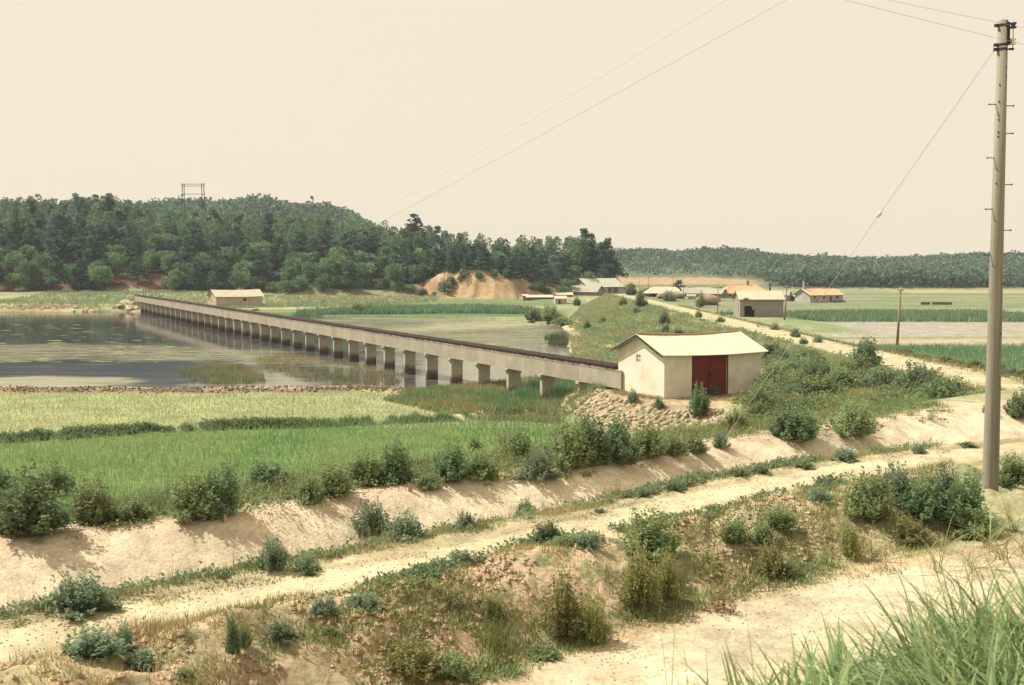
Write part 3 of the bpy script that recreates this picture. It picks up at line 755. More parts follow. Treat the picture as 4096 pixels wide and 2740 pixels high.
SH['spiky'] = [shrub_meshes(s, ls=.08, col=G_BLUE, alt=(.25, .31, .22), shoots=95, lv=34, dome=.8, upright=1.1) for s in (31, 32)]
SH['yellow'] = [shrub_meshes(s, ls=.08, col=(.23, .25, .105), alt=G_YEL, shoots=110, lv=30) for s in (41, 42)]
SH['sparse'] = [shrub_meshes(s, ls=.06, col=G_MUG, alt=G_YEL, shoots=26, lv=26, dome=.7) for s in (51,)]
SH['rust'] = [shrub_meshes(s, ls=.06, col=(.20, .12, .06), alt=G_DRY, shoots=34, lv=28, dome=.7) for s in (61,)]
SH['reed'] = [shrub_meshes(s, ls=.06, col=G_BLUE, alt=G_MUG, shoots=14, lv=34, dome=.2, r=.2) for s in (71,)]
_proto = {}
def shrub(px, py, wpx, hpx, kind, label, group=None, s=1.747, cat='shrub'):
    p = hit(px * s, py * s); D = p.y
    if D < 3: return None
    Wm = wpx * s / FPX * D * 1.08; Hm = hpx * s / FPX * D * 1.02
    return shrub_at(p, Wm, Hm, kind, label, group, cat)
def shrub_at(p, Wm, Hm, kind, label, group=None, cat='shrub'):
    i = random.randrange(len(SH[kind])); key = (kind, i)
    rz = random.uniform(0, 6.28); sc = (Wm / 1.12, Wm / 1.12 * random.uniform(.8, 1.0), Hm / 1.02)
    p = Vector((p.x, p.y, gz(p.x, p.y, p.z) - .03))
    if key not in _proto:
        f, st = SH[kind][i]
        o = thing('shrub', label, cat, p, rz, group, sc)
        link('foliage', f, o); link('stems', st, o)
        _proto[key] = o; return o
    o = copy_thing(_proto[key], label, p, rz, sc, group); o['category'] = cat
    return o

rowA = [(55, 1222, 190, 150, 'dark', 'largest dark green bush at the left end of the row on the far canal rim'),
        (8, 1140, 60, 70, 'dark', 'dark bush cut by the left border, just above the biggest bush'),
        (128, 1130, 90, 75, 'mugwort', 'tall mugwort behind the leftmost rim bush, against the green paddy'),
        (215, 1200, 110, 112, 'mugwort', 'upright green bush second from the left on the far canal rim'),
        (300, 1192, 115, 62, 'mugwort', 'low spreading green bush touching the second rim bush on its right'),
        (385, 1160, 55, 85, 'reed', 'thin upright weed just left of the big round bush with the wooden stake'),
        (440, 1188, 120, 115, 'mugwort', 'left half of the big round bush standing over the short wooden stake'),
        (505, 1180, 120, 118, 'dark', 'right darker half of the big round bush standing over the short wooden stake'),
        (612, 1117, 115, 62, 'dark', 'broad flat bush right of the big staked bush, bare pink rim below it'),
        (705, 1148, 80, 68, 'mugwort', 'low pale green bush hanging over the canal rim, right of the bare gap'),
        (760, 1132, 110, 80, 'mugwort', 'green bush between the overhanging pale one and the taller pair'),
        (830, 1110, 95, 88, 'mugwort', 'left bush of the taller pair in the middle of the rim row'),
        (900, 1108, 105, 95, 'dark', 'right bush of the taller pair in the middle of the rim row'),
        (985, 1118, 60, 40, 'mugwort', 'small low bush creeping down the rim between two larger ones'),
        (1035, 1098, 100, 92, 'dark', 'dense dark bush over a bare brown patch in the middle of the rim row'),
        (1095, 1092, 95, 66, 'mugwort', 'rounded bush right beside the dense dark one over the bare patch'),
        (1150, 1022, 48, 45, 'rust', 'small reddish brown leaved bush standing alone behind the rim row'),
        (1088, 1032, 38, 28, 'dark', 'tiny dark bush beside the reddish one behind the rim row'),
        (1190, 1055, 80, 80, 'mugwort', 'bushy green shrub rising behind the light round one'),
        (1232, 1096, 110, 92, 'spiky', 'light blue green round bush lowest on the rim, left of the middle stake'),
        (1300, 1070, 110, 118, 'mugwort', 'tall leafy bush right of the light blue green one'),
        (1355, 1064, 100, 112, 'dark', 'tallest dark bush of the right half of the rim row'),
        (1418, 1060, 100, 100, 'dark', 'dark bush casting a spiky shadow onto the canal slope'),
        (1480, 1045, 105, 80, 'mugwort', 'wide green bush tapering the rim row towards the stone wall'),
        (1540, 1040, 80, 55, 'mugwort', 'lower green bush near the right end of the rim row'),
        (1592, 1036, 60, 45, 'mugwort', 'last bush at the right end of the continuous rim row'),
        (1650, 1024, 46, 46, 'spiky', 'small round pale bush standing alone on the rim below the stone wall'),
        (1822, 1006, 138, 82, 'dark', 'wide dark round bush on the rim below the slope, casting a black shadow'),
        (1955, 996, 108, 84, 'mugwort', 'round bush right of the wide dark one, near the bare bank'),
        (1600, 952, 62, 72, 'dark', 'dark bush at the right end of the stone wall'),
        (1508, 934, 34, 34, 'spiky', 'small blue green bush on top of the stone wall under the shed corner'),
        (1450, 925, 32, 42, 'spiky', 'thin blue green weed growing down over the stone wall'),
        (1680, 985, 70, 52, 'mugwort', 'medium bush on the grassy slope right of the stone wall'),
        (1735, 930, 50, 52, 'mugwort', 'bush among the grass on the slope between shed door and wide dark bush'),
        (1722, 876, 34, 42, 'reed', 'dark upright weed against the right end of the shed wall'),
        (1700, 878, 26, 36, 'reed', 'thin weed in front of the shed wall, left of the taller one'),
        (1633, 905, 40, 34, 'spiky', 'pale weed in front of the shed right of the maroon door'),
        (1595, 905, 34, 26, 'mugwort', 'leafy weed at the foot of the maroon door'),
        (2335, 955, 70, 62, 'dark', 'dark bush on the rim right of the big pole'),
        (2262, 945, 40, 24, 'mugwort', 'low weed on the bare rim left of the big pole'),
        (2132, 962, 40, 34, 'sparse', 'sparse seeding weed alone on the bare pale rim'),
        (1985, 838, 78, 62, 'dark', 'nearly black round bush halfway up the thicket beside the bare patch'),
        (2095, 905, 110, 90, 'spiky', 'large blue green bush in the thicket left of the pole')]
rowB = [(185, 1392, 185, 105, 'spiky', 'large low bluish bush left on the strip between path and canal'),
        (45, 1432, 60, 40, 'sparse', 'sparse weed at the left border of the path verge'),
        (625, 1300, 80, 88, 'spiky', 'upright bluish weed clump in the verge above the path bend'),
        (700, 1310, 90, 60, 'spiky', 'lower bluish clump right beside the upright one in the verge'),
        (850, 1228, 110, 100, 'spiky', 'tall feathery clump at the left end of the biggest verge thicket'),
        (925, 1235, 130, 82, 'spiky', 'broad bluish clump at the right end of the biggest verge thicket'),
        (1065, 1210, 62, 50, 'spiky', 'small feathery weed right of the biggest verge thicket'),
        (1202, 1178, 52, 52, 'spiky', 'small round greyish bush in the middle of the verge'),
        (1414, 1142, 58, 50, 'sparse', 'small bush in the verge below the dark row bushes'),
        (1470, 1135, 50, 26, 'spiky', 'low pale weed right beside the small verge bush'),
        (1545, 1120, 60, 24, 'spiky', 'flat bluish weed patch on the verge, right of the pale weed'),
        (1740, 1082, 55, 32, 'spiky', 'low bluish weed on the verge below the wide dark bush'),
        (1690, 1088, 60, 20, 'mugwort', 'creeping green weed left of the low bluish one on the verge'),
        (1935, 1052, 70, 38, 'spiky', 'rounded weed on the verge right of the middle'),
        (1840, 1068, 60, 22, 'mugwort', 'low green weed between the two bluish verge clumps'),
        (2105, 1036, 46, 26, 'spiky', 'small weed on the verge left of the big pole'),
        (2215, 1020, 50, 14, 'mugwort', 'flat weed on the verge just left of the big pole')]
rowC = [(215, 1500, 170, 80, 'spiky', 'wide low bluish bush on the bank edge at the lower left'),
        (285, 1490, 60, 92, 'spiky', 'pointed upright shoot clump rising from the wide low bush at lower left'),
        (325, 1530, 110, 60, 'spiky', 'smaller bluish bush right of the pointed one at lower left'),
        (532, 1495, 44, 92, 'dark', 'narrow dark weed growing on the eroded bank'),
        (560, 1478, 36, 60, 'mugwort', 'small weed right beside the narrow dark one on the bank'),
        (638, 1462, 92, 62, 'spiky', 'spreading weed over a hollow in the eroded bank'),
        (755, 1450, 46, 22, 'mugwort', 'tiny weed on the bare bank soil'),
        (745, 1400, 90, 50, 'spiky', 'left part of the long low bush along the lower path edge'),
        (830, 1395, 110, 56, 'spiky', 'right part of the long low bush along the lower path edge'),
        (1055, 1282, 80, 36, 'spiky', 'small low bush on the lower path edge left of centre'),
        (1250, 1242, 80, 52, 'dark', 'dark pointed bush on the lower path edge near the centre'),
        (1300, 1250, 80, 30, 'mugwort', 'flat green weed between two bushes on the lower path edge'),
        (1345, 1248, 80, 44, 'spiky', 'low feathery bush on the lower path edge, left of the tall shrub'),
        (1372, 1172, 40, 16, 'spiky', 'tiny cushion weed growing in the middle of the path'),
        (1748, 1148, 30, 13, 'spiky', 'tiny weed on the path edge right of centre'),
        (1050, 1398, 92, 112, 'sparse', 'tall sparse weed clump on the bank left of centre'),
        (1128, 1415, 72, 62, 'yellow', 'small leafy yellow green bush with a shadow on the bank'),
        (1290, 1462, 120, 165, 'yellow', 'large yellow green shrub low on the bank near the road'),
        (1360, 1470, 90, 120, 'yellow', 'right side of the large yellow green shrub beside the road'),
        (1490, 1275, 132, 118, 'mugwort', 'tall green shrub breaking the path edge right of centre'),
        (1465, 1388, 105, 150, 'yellow', 'leafy shrub directly below the tall green one on the bank'),
        (1525, 1372, 70, 120, 'yellow', 'shrub with shaded brown base right below the tall green one'),
        (1655, 1405, 78, 90, 'rust', 'reddish brown withered bush at the road edge'),
        (1388, 1330, 30, 70, 'sparse', 'thin weed on the bank left of the tall green shrub'),
        (1680, 1242, 74, 62, 'mugwort', 'rounded bush at the upper bank right of the tall green shrub'),
        (1745, 1238, 70, 52, 'mugwort', 'leafy bush hanging over the bank beside the rounded one'),
        (1785, 1205, 90, 52, 'mugwort', 'light green bush at the path edge above the overhanging one'),
        (1875, 1146, 78, 38, 'spiky', 'low isolated bush on the lower path edge right of centre'),
        (1895, 1102, 70, 16, 'spiky', 'flat weed patch in the path above the low isolated bush'),
        (1765, 1322, 92, 90, 'yellow', 'leafy yellow green bush at the foot of the bank by the road'),
        (1810, 1322, 60, 40, 'mugwort', 'low green bush right beside the leafy yellow one by the road'),
        (1886, 1292, 34, 66, 'sparse', 'thin dry weed at the road edge left of the dark based bush'),
        (1945, 1275, 62, 90, 'yellow', 'dark based bush at the road edge left of the arching grass'),
        (1990, 1188, 120, 118, 'mugwort', 'big bush at the left end of the thicket before the pole'),
        (2050, 1150, 110, 110, 'spiky', 'bluish bush behind the left end of the thicket before the pole'),
        (2110, 1188, 130, 110, 'dark', 'dark bush in the middle of the thicket before the pole'),
        (2165, 1150, 110, 105, 'spiky', 'tall bluish bush left of the pole foot'),
        (2205, 1195, 120, 110, 'dark', 'dense dark bush in front of the pole foot'),
        (2235, 1225, 110, 70, 'mugwort', 'light green bush below the pole foot'),
        (2310, 1110, 90, 76, 'mugwort', 'bush right of the pole at the right border'),
        (2338, 1090, 60, 40, 'mugwort', 'low bush at the right border behind the pole'),
        (2080, 1240, 100, 60, 'yellow', 'yellowish bush under the thicket before the pole'),
        (950, 1545, 150, 92, 'yellow', 'pale leafy bush at the bottom border left of centre'),
        (1040, 1550, 110, 70, 'mugwort', 'green bush at the bottom border beside the pale leafy one'),
        (1240, 1500, 110, 30, 'mugwort', 'low grassy bush at the road edge near the bottom centre'),
        (420, 1545, 60, 24, 'mugwort', 'small weed low on the bank at the bottom left')]
for row in (rowA, rowB, rowC):
    for r in row: shrub(*r)

# ------------------------------------------------------------------ the thicket between shed and canal
tk = W((3080, 1530, 2.6), (3080, 1440, 2.6), (3180, 1420, 3), (3420, 1490, 3), (3700, 1560, 3), (4300, 1655, 3.2), (4300, 1690, 3.3), (3900, 1640, 3), (3500, 1660, 2.8), (3050, 1690, 2.4), (2900, 1690, 1.9))
tx, ty = scatter(tk, 175)
for i in range(175):
    D = ty[i]; k = random.choice(['mugwort', 'mugwort', 'spiky', 'mugwort', 'dark']); s_ = random.uniform(1.2, 2.8)
    if sdf(W((3330, 1590, 3), (3400, 1540, 3), (3480, 1545, 3), (3530, 1570, 3), (3450, 1600, 3)), np.array([tx[i]]), np.array([ty[i]]))[0] > -1.0: continue
    shrub_at(Vector((tx[i], ty[i], 0)), s_, s_ * random.uniform(.38, .6), k, 'bushy green shrub in the dense thicket between the white shed and the levee track', 'shrubs of the thicket beside the white shed')
# low bushes on the near shoulder of the levee track
for i in range(34):
    t = i / 33; px = 3490 + t * 640; py = 1392 + t * 150 + random.uniform(-5, 5)
    p = P(px, py, 2.8); s_ = random.uniform(.9, 1.4)
    shrub_at(Vector((p[0], p[1], 0)), s_, s_ * .5, random.choice(['mugwort', 'spiky']), 'low rounded bush in the hedge row along the far edge of the levee track', 'low bushes along the far edge of the levee track')
lev = [(1468, 706, 32, 40, 'dark', 'dark conical little tree on the levee slope beside the track'), (1456, 718, 30, 22, 'spiky', 'pale bush at the foot of the dark conical tree on the levee'),
       (1444, 676, 28, 26, 'dark', 'dark round bush at the far end of the levee'), (1425, 700, 22, 22, 'dark', 'small dark bush on the levee left of the track'),
       (1322, 700, 22, 20, 'dark', 'dark bush near the top left of the levee slope'), (1345, 755, 20, 24, 'dark', 'small dark bush low on the levee slope near the water'),
       (1380, 742, 26, 22, 'spiky', 'pale bush on the levee slope between the small dark ones'), (1520, 745, 30, 34, 'dark', 'upper dark bush of the chain on the levee slope above the shed'),
       (1524, 765, 28, 26, 'dark', 'lower dark bush of the chain on the levee slope above the shed'), (1552, 772, 52, 26, 'mugwort', 'spreading bush directly behind the shed ridge'),
       (1604, 704, 30, 38, 'mugwort', 'small leafy tree beyond the levee track near the haystack'), (1600, 728, 22, 18, 'dark', 'little bush left of the levee track in its middle'),
       (1650, 738, 30, 16, 'spiky', 'low bush on the near edge of the levee track'), (1742, 750, 36, 24, 'sparse', 'weed between grey shed and levee track'),
       (1775, 755, 28, 18, 'mugwort', 'small weed clump below the grey shed'), (1822, 772, 26, 20, 'dark', 'dark little bush on the far edge of the track below the small pole'),
       (1840, 788, 24, 16, 'dark', 'dark little bush on the near edge of the track'), (1874, 784, 32, 22, 'spiky', 'pale rounded bush on the far edge of the levee track'),
       (1288, 745, 60, 20, 'mugwort', 'dark green reedy clump at the pond corner below the levee'), (1262, 738, 70, 44, 'mugwort', 'large olive bush at the pond corner below the levee'),
       (1225, 735, 60, 38, 'spiky', 'olive bush left of the largest one at the pond corner'), (1345, 672, 60, 18, 'mugwort', 'bushes on the levee end before the lower grey roof'),
       (820, 718, 50, 22, 'dark', 'dark reed clump on the far pond shore left of the grass spit'), (845, 716, 26, 22, 'dark', 'narrow reed clump right beside the dark one on the far shore'),
       (1022, 668, 44, 36, 'spiky', 'pale bush growing at the foot of the orange cut bank'), (726, 712, 10, 10, 'dark', 'tiny dark tuft on the far shore right of the far shed'),
       (1685, 835, 60, 0.1, 'mugwort', None)]
for r in lev:
    if r[5]: shrub(*r)

# ------------------------------------------------------------------ grasses (nobody could count them)
def blades_in(poly, n, h, w, col, alt, per=4, lean=.4, spread=.08, mask=None, hv=.3, z=None, clump=None):
    x, y = scatter(poly, n)
    if mask is not None:
        m = mask(x, y) > rng.random(len(x)); x, y = x[m], y[m]
    zz = gzs(x, y) if z is None else np.full(len(x), z)
    m = zz > -.35; x, y, zz = x[m], y[m], zz[m]
    f = ss(.35, .65, fbm(x * .35, y * .35, 401)) if clump is None else clump(x, y)
    return blades_arr(x, y, zz, np.full(len(x), h) * rng.uniform(1 - hv, 1 + hv, len(x)), w, lean, colr(col, len(x), .15, alt, f), per, spread)
d1poly = [(-48, 64)] + [(-28, 64.5)] + bund2[2:-3] + [(bund1[-2][0], bund1[-2][1])] + bund1[-3:2:-1] + [(-48, 85)]
d1poly = [(-46, 62.2)] + [(b[0], b[1] + .8) for b in bund2[1:6]] + [(b[0], b[1] - 1.2) for b in bund1[-2:0:-1]] + [(-46, 85)]
def rows(poly, sp, h, w, col, alt, per, jitter=.05):
    p = np.array(poly); lo, hi = p.min(0), p.max(0)
    gx, gy = np.meshgrid(np.arange(lo[0], hi[0], sp), np.arange(lo[1], hi[1], sp * 1.5), indexing='ij'); gx = gx.ravel() + rng.normal(0, jitter, gx.size); gy = gy.ravel() + rng.normal(0, jitter, gy.size)
    m = sdf(poly, gx, gy) > .15; gx, gy = gx[m], gy[m]
    m = np.abs(gx) < gy * .47 + 3; gx, gy = gx[m], gy[m]
    z = gzs(gx, gy); n = len(gx)
    f = np.clip(ss(.35, .65, fbm(gx * .25, gy * .12, 403)) + .3 * (rng.random(n) - .5), 0, 1)
    return blades_arr(gx, gy, z, np.full(n, h) * rng.uniform(.8, 1.2, n), w, .35, colr(col, n, .12, alt, f), per, .05)
stuff('rice_seedlings', [rows(d1poly, .34, .26, .014, (.27, .335, .155), (.38, .38, .21), 4)], M['grass'], label='thin yellow green rice seedlings in the paddy below the pond')
d2poly = [(-40, 34), (-20, 36), (-12, 40), (-3, 45), (1, 48), (4.4, 52), (5.0, 63)] + [(b[0], b[1] - .9) for b in bund2[8:1:-1]] + [(-46, 60)]
stuff('rice_plants', [rows(d2poly, .27, .36, .018, (.185, .29, .115), (.27, .345, .145), 5)], M['grass'], label='dense bright green rice in the nearer paddy')
parts = []
def along(line_a, line_b, n, h, w, col, alt, per=4, mask=None, t0=0., t1=1., lean=.5, spread=.06):
    a, b = res(line_a, 2000), res(line_b, 2000); i = rng.integers(150, 1700, n); t = rng.uniform(t0, t1, n)[:, None]
    p = a[i] * (1 - t) + b[i] * t; x, y = p[:, 0], p[:, 1]
    m = np.abs(x) < y * .5 + 1.5; x, y = x[m], y[m]
    if mask is not None:
        m = mask(x, y) > rng.random(len(x)); x, y = x[m], y[m]
    z = gzs(x, y); n = len(x)
    f = np.clip(ss(.35, .65, fbm(x * .5, y * .5, 405)) + .4 * (rng.random(n) - .5), 0, 1)
    return blades_arr(x, y, z, np.full(n, h) * rng.uniform(.5, 1.5, n), w, lean, colr(col, n, .2, alt, f), per, spread)
clumpy = lambda x, y: ss(.42, .62, fbm(x * .9, y * .9, 407))
parts.append(along(L3, L4, 7000, .09, .007, (.17, .19, .09), G_DRY, 5, lambda x, y: .15 + .85 * clumpy(x, y), 0.35, 1.0))
parts.append(along(L3, L4, 350, .26, .004, (.22, .19, .10), G_DRY, 4, None, .5, 1.3, .3))
parts.append(along(L6, L7, 9000, .26, .011, (.15, .20, .085), (.24, .24, .11), 5, lambda x, y: .35 + .65 * clumpy(x, y), .25, 1.3))
parts.append(along(L2, L1, 15000, .09, .008, (.18, .19, .075), (.32, .26, .13), 5, clumpy, .02, 1.0))
parts.append(along(L2, L1, 7000, .13, .008, (.17, .20, .08), (.26, .23, .11), 5, lambda x, y: ss(-1, 9, x) * .9, .15, .95))
parts.append(along(L2, L3, 1500, .05, .01, (.16, .17, .09), G_DRY, 5, lambda x, y: ss(.6, .75, fbm(x * .8, y * .8, 409)), -.05, .3))
parts.append(along(L2, L3, 1500, .05, .01, (.16, .17, .09), G_DRY, 5, lambda x, y: ss(.6, .75, fbm(x * .8, y * .8, 411)), .75, 1.05))
parts.append(along(L2, L1, 2200, .09, .011, (.22, .27, .12), (.30, .29, .15), 7, lambda x, y: ss(.48, .62, fbm(x * .6, y * .6, 413)), .85, 1.08, .8, .09))
stuff('wild_grass', parts, M['grass'], label='dry and green wild grass along the path, its bank and the canal rim')
def weeds(line_a, line_b, n, t0, t1, size, col, alt, mask):
    a, b = res(line_a, 2000), res(line_b, 2000); i = rng.integers(150, 1700, n); t = rng.uniform(t0, t1, n)[:, None]
    p = a[i] * (1 - t) + b[i] * t; x, y = p[:, 0], p[:, 1]; m = (np.abs(x) < y * .48 + 1) & (mask(x, y) > rng.random(n)); x, y = x[m], y[m]; n = len(x)
    z = gzs(x, y); k = 34; R_ = np.repeat(size * rng.uniform(.4, 1.5, n), k); N_ = n * k; an = rng.uniform(0, 6.28, N_); rr = R_ * np.sqrt(rng.random(N_))
    hh = R_ * (1 - .6 * rr / R_) * rng.uniform(.1, 1.1, N_)
    c = np.stack([np.repeat(x, k) + np.cos(an) * rr, np.repeat(y, k) + np.sin(an) * rr, np.repeat(z, k) + hh], 1)
    d = np.stack([np.cos(an), np.sin(an), rng.uniform(.1, 1.2, N_)], 1); l = rng.uniform(.03, .075, N_)
    return leaves_arr(c, d, l * .32, l, colr(col, N_, .25, alt, rng.random(N_)))
cl2 = lambda x, y: ss(.48, .66, fbm(x * .7, y * .7, 451))
stuff('leafy_weeds', [weeds(L3, L4, 1500, .45, 1.15, .13, G_BLUE, G_MUG, lambda x, y: .12 + .88 * cl2(x, y)),
                      weeds(L4, L6, 260, .03, .12, .13, G_BLUE, G_MUG, cl2),
                      weeds(L6, L7, 1500, .1, 1.1, .16, G_MUG, G_LIGHT, lambda x, y: .3 + .7 * cl2(x, y)),
                      weeds(L4, L6, 420, .86, 1.0, .10, G_MUG, G_YEL, cl2), weeds(L6, L7, 650, -.3, 1.2, .34, G_MUG, G_LIGHT, lambda x, y: .1 + .9 * ss(.46, .58, fbm(x * .45, y * .45, 455))), weeds(L6, L7, 250, -.2, 1.2, .28, G_DARK, G_BLUE, lambda x, y: ss(.5, .6, fbm(x * .45, y * .45, 455))),
                      weeds(L2, L1, 1100, -.02, .2, .11, G_MUG, G_BLUE, cl2),
                      weeds(L2, L1, 450, .1, 1.0, .12, G_MUG, G_YEL, cl2)], M['leaf'], label='low leafy weeds along the path edges, the canal rim and the bank')
# clods of earth on the bank
def clods(n):
    a, b = res(L1, 2000), res(L2, 2000); i = rng.integers(150, 1500, n); t = (rng.random(n) ** 1.3 * 1.0 - .06)[:, None]
    p = a[i] * (1 - t) + b[i] * t; m = (np.abs(p[:, 0]) < p[:, 1] * .5 + 1) & (fbm(p[:, 0] * .9, p[:, 1] * .9, 421) > .45); p = p[m]; n = len(p)
    z = gzs(p[:, 0], p[:, 1]); s = rng.uniform(.012, .05, n) * rng.uniform(.5, 1.3, n)
    oc = np.array([(1, 0, 0), (0, 1, 0), (-1, 0, 0), (0, -1, 0), (0, 0, .8), (0, 0, -.8)], float)
    V = oc[None] * s[:, None, None] * rng.uniform(.7, 1.3, (n, 6, 1)) + np.stack([p[:, 0], p[:, 1], z + s * .2], 1)[:, None]
    F = np.array([(0, 1, 4), (1, 2, 4), (2, 3, 4), (3, 0, 4), (1, 0, 5), (2, 1, 5), (3, 2, 5), (0, 3, 5)])
    Fs = (F[None] + 6 * np.arange(n)[:, None, None]).reshape(-1, 3)
    return V.reshape(-1, 3), Fs, np.repeat(colr(C['soil'] * .95, n, .25), 6, axis=0)
def pebbles(la, lb, n, t0, t1, s0, s1, cA):
    a, b = res(la, 2000), res(lb, 2000); i = rng.integers(150, 1700, n); t = (t1 - (t1 - t0) * rng.random(n) ** 2.2)[:, None]
    p = a[i] * (1 - t) + b[i] * t; m = (np.abs(p[:, 0]) < p[:, 1] * .5 + 1) & (fbm(p[:, 0] * .7, p[:, 1] * .7, 425) > rng.uniform(.3, .62, len(p))); p = p[m]; n = len(p)
    z = gzs(p[:, 0], p[:, 1]); s_ = rng.uniform(s0, s1, n)
    oc = np.array([(1, 0, 0), (0, 1, 0), (-1, 0, 0), (0, -1, 0), (0, 0, .8), (0, 0, -.8)], float)
    V = oc[None] * s_[:, None, None] * rng.uniform(.7, 1.3, (n, 6, 1)) + np.stack([p[:, 0], p[:, 1], z + s_ * .25], 1)[:, None]
    F = np.array([(0, 1, 4), (1, 2, 4), (2, 3, 4), (3, 0, 4), (1, 0, 5), (2, 1, 5), (3, 2, 5), (0, 3, 5)])
    return V.reshape(-1, 3), (F[None] + 6 * np.arange(n)[:, None, None]).reshape(-1, 3), np.repeat(colr(cA, n, .3), 6, axis=0)
stuff('pebbles', [pebbles(L0, L1, 5000, .6, 1.03, .005, .018, C['soil'] * .95), pebbles(L2, L3, 1800, -.1, 1.1, .006, .018, C['soil']), pebbles(L4, L6, 3500, .3, 1.02, .005, .016, C['soil'])], M['ground'], label='loose pebbles and crumbs on the dirt road, path and canal slope')
stuff('earth_clods', [clods(9000)], M['ground'], label='loose dry earth clods on the eroded bank')
# yard, levee, marsh and field grass
parts = [blades_in(tk, 16000, .38, .022, (.20, .265, .12), (.34, .34, .165), 5, .5, .12),
         blades_in([(12, 64), (16, 66), (22, 72), (26, 60), (30, 50), (22, 48), (14, 58)], 7000, .35, .02, (.21, .27, .12), (.35, .33, .17), 5, .5, .1),
         blades_in([(5.8, 68.6), (7.6, 65.4), (12.0, 64), (12.6, 66.4), (8.9, 65.2), (6.2, 70)], 500, .22, .015, (.2, .17, .09), G_DRY, 4)]
stuff('undergrowth', parts, M['grass'], label='rough grass and weeds filling the slope between white shed and canal')
lvm = lambda x, y: 1 - .85 * ss(.50, .64, fbm(x * .22 + y * .02, y * .09, 213))
parts = [blades_in([(5.5, 88), (12, 79), (24, 78), (24.3, 120), (24.3, 200), (10, 200), (7.6, 150), (6.4, 120)], 20000, .42, .04, (.23, .29, .15), (.36, .33, .19), 4, .5, .15, mask=lvm),
         blades_in([(28.6, 62), (31.5, 62), (33, 150), (30, 200), (28.8, 200)], 3500, .35, .03, (.14, .165, .075), G_DRY, 4, .5, .12),
         blades_in([(10, 200), (24.3, 200), (24.3, 295), (18, 290)], 4000, .4, .06, (.22, .28, .15), (.34, .32, .19), 4, .5, .2)]
stuff('levee_grass', parts, M['grass'], label='patchy green and dry grass on the levee slope')
def leafy(poly, n, r0, r1, l0, l1, col, alt, k=30, pts=None):
    x, y = scatter(poly, n) if pts is None else pts
    n = len(x); z = gzs(x, y); N_ = n * k; R_ = np.repeat(rng.uniform(r0, r1, n), k); an = rng.uniform(0, 6.28, N_); rr = R_ * np.sqrt(rng.random(N_))
    c = np.stack([np.repeat(x, k) + np.cos(an) * rr, np.repeat(y, k) + np.sin(an) * rr, np.repeat(z, k) + R_ * (1.15 - .6 * rr / R_) * rng.uniform(.1, 1, N_)], 1)
    l_ = rng.uniform(l0, l1, N_); f = np.clip(np.repeat(rng.random(n), k) + rng.normal(0, .2, N_), 0, 1)
    return leaves_arr(c, np.stack([np.cos(an), np.sin(an), rng.uniform(.1, 1.2, N_)], 1), l_ * .4, l_, colr(col, N_, .25, alt, f))
stuff('levee_weeds', [leafy([(6.5, 90), (12, 79), (24, 78), (24.3, 200), (12, 200), (8.6, 150)], 900, .2, .65, .12, .26, G_MUG, G_BLUE)], M['leaf'], label='scattered leafy weeds over the levee slope')
bare = W((3330, 1590, 3), (3400, 1540, 3), (3480, 1545, 3), (3530, 1570, 3), (3450, 1600, 3))
ux, uy = scatter(tk, 1300); um = sdf(bare, ux, uy) < -.3; ux, uy = ux[um], uy[um]
stuff('thicket_weeds', [leafy(None, 0,   .3, .85, .09, .18, G_MUG, G_LIGHT, 44, (ux, uy))], M['leaf'], label='tangled leafy weeds under the shrubs beside the white shed')
wx_, wy_ = scatter([(12, 60), (15, 63), (17, 66), (24, 58), (24, 50), (18, 52)], 300)
stuff('slope_weeds', [leafy(None, 0, .2, .5, .08, .15, G_MUG, G_YEL, 36, (wx_, wy_))], M['leaf'], label='yellowish leafy weeds on the slope before the white shed')
marsh = [(-9, 80), (-3, 70), (4, 67.5), (6.5, 72), (9, 78.5), (8, 92), (4, 97), (-1, 92), (-6, 87)]
parts = [blades_in(marsh, 9000, .45, .03, (.18, .27, .12), (.32, .31, .16), 5, .45, .12),
         blades_in([(0, 80), (6, 76), (9, 82), (8, 93), (3, 92)], 3500, .9, .03, (.15, .27, .15), (.2, .3, .16), 5, .35, .12)]
stuff('marsh_grass', parts, M['grass'], label='tall green marsh grass under the near aqueduct piers')
isl = W((720, 1490, 0), (800, 1462, 0), (930, 1462, 0), (1040, 1495, 0), (1060, 1530, 0), (900, 1540, 0), (760, 1520, 0))
isl2 = W((1010, 1440, 0), (1150, 1420, 0), (1320, 1440, 0), (1500, 1470, 0), (1640, 1500, 0), (1600, 1535, 0), (1350, 1540, 0), (1180, 1510, 0), (1060, 1470, 0))
parts = [blades_in(isl, 900, .55, .02, (.17, .24, .12), (.3, .28, .15), 5, .35, .12, z=0.0), blades_in(isl2, 1900, .42, .018, (.20, .24, .12), (.34, .27, .17), 4, .35, .2, z=0.0, mask=lambda x, y: ss(.3, .55, fbm(x * .3, y * .3, 441))),
         blades_in(W((2180, 1350, 0), (2260, 1340, 0), (2270, 1385, 0), (2190, 1390, 0)), 200, .8, .03, (.07, .11, .06), (.1, .13, .07), 5, .35, .15, z=0.0),
         blades_in(W((1560, 1560, .2), (1700, 1555, .2), (1850, 1560, .2), (1930, 1600, .2), (1800, 1600, .2)), 900, .3, .02, (.17, .16, .09), (.25, .18, .11), 4, .4, .1)]
stuff('water_grass', parts, M['grass'], label='rushes standing in the shallow pond before the aqueduct')
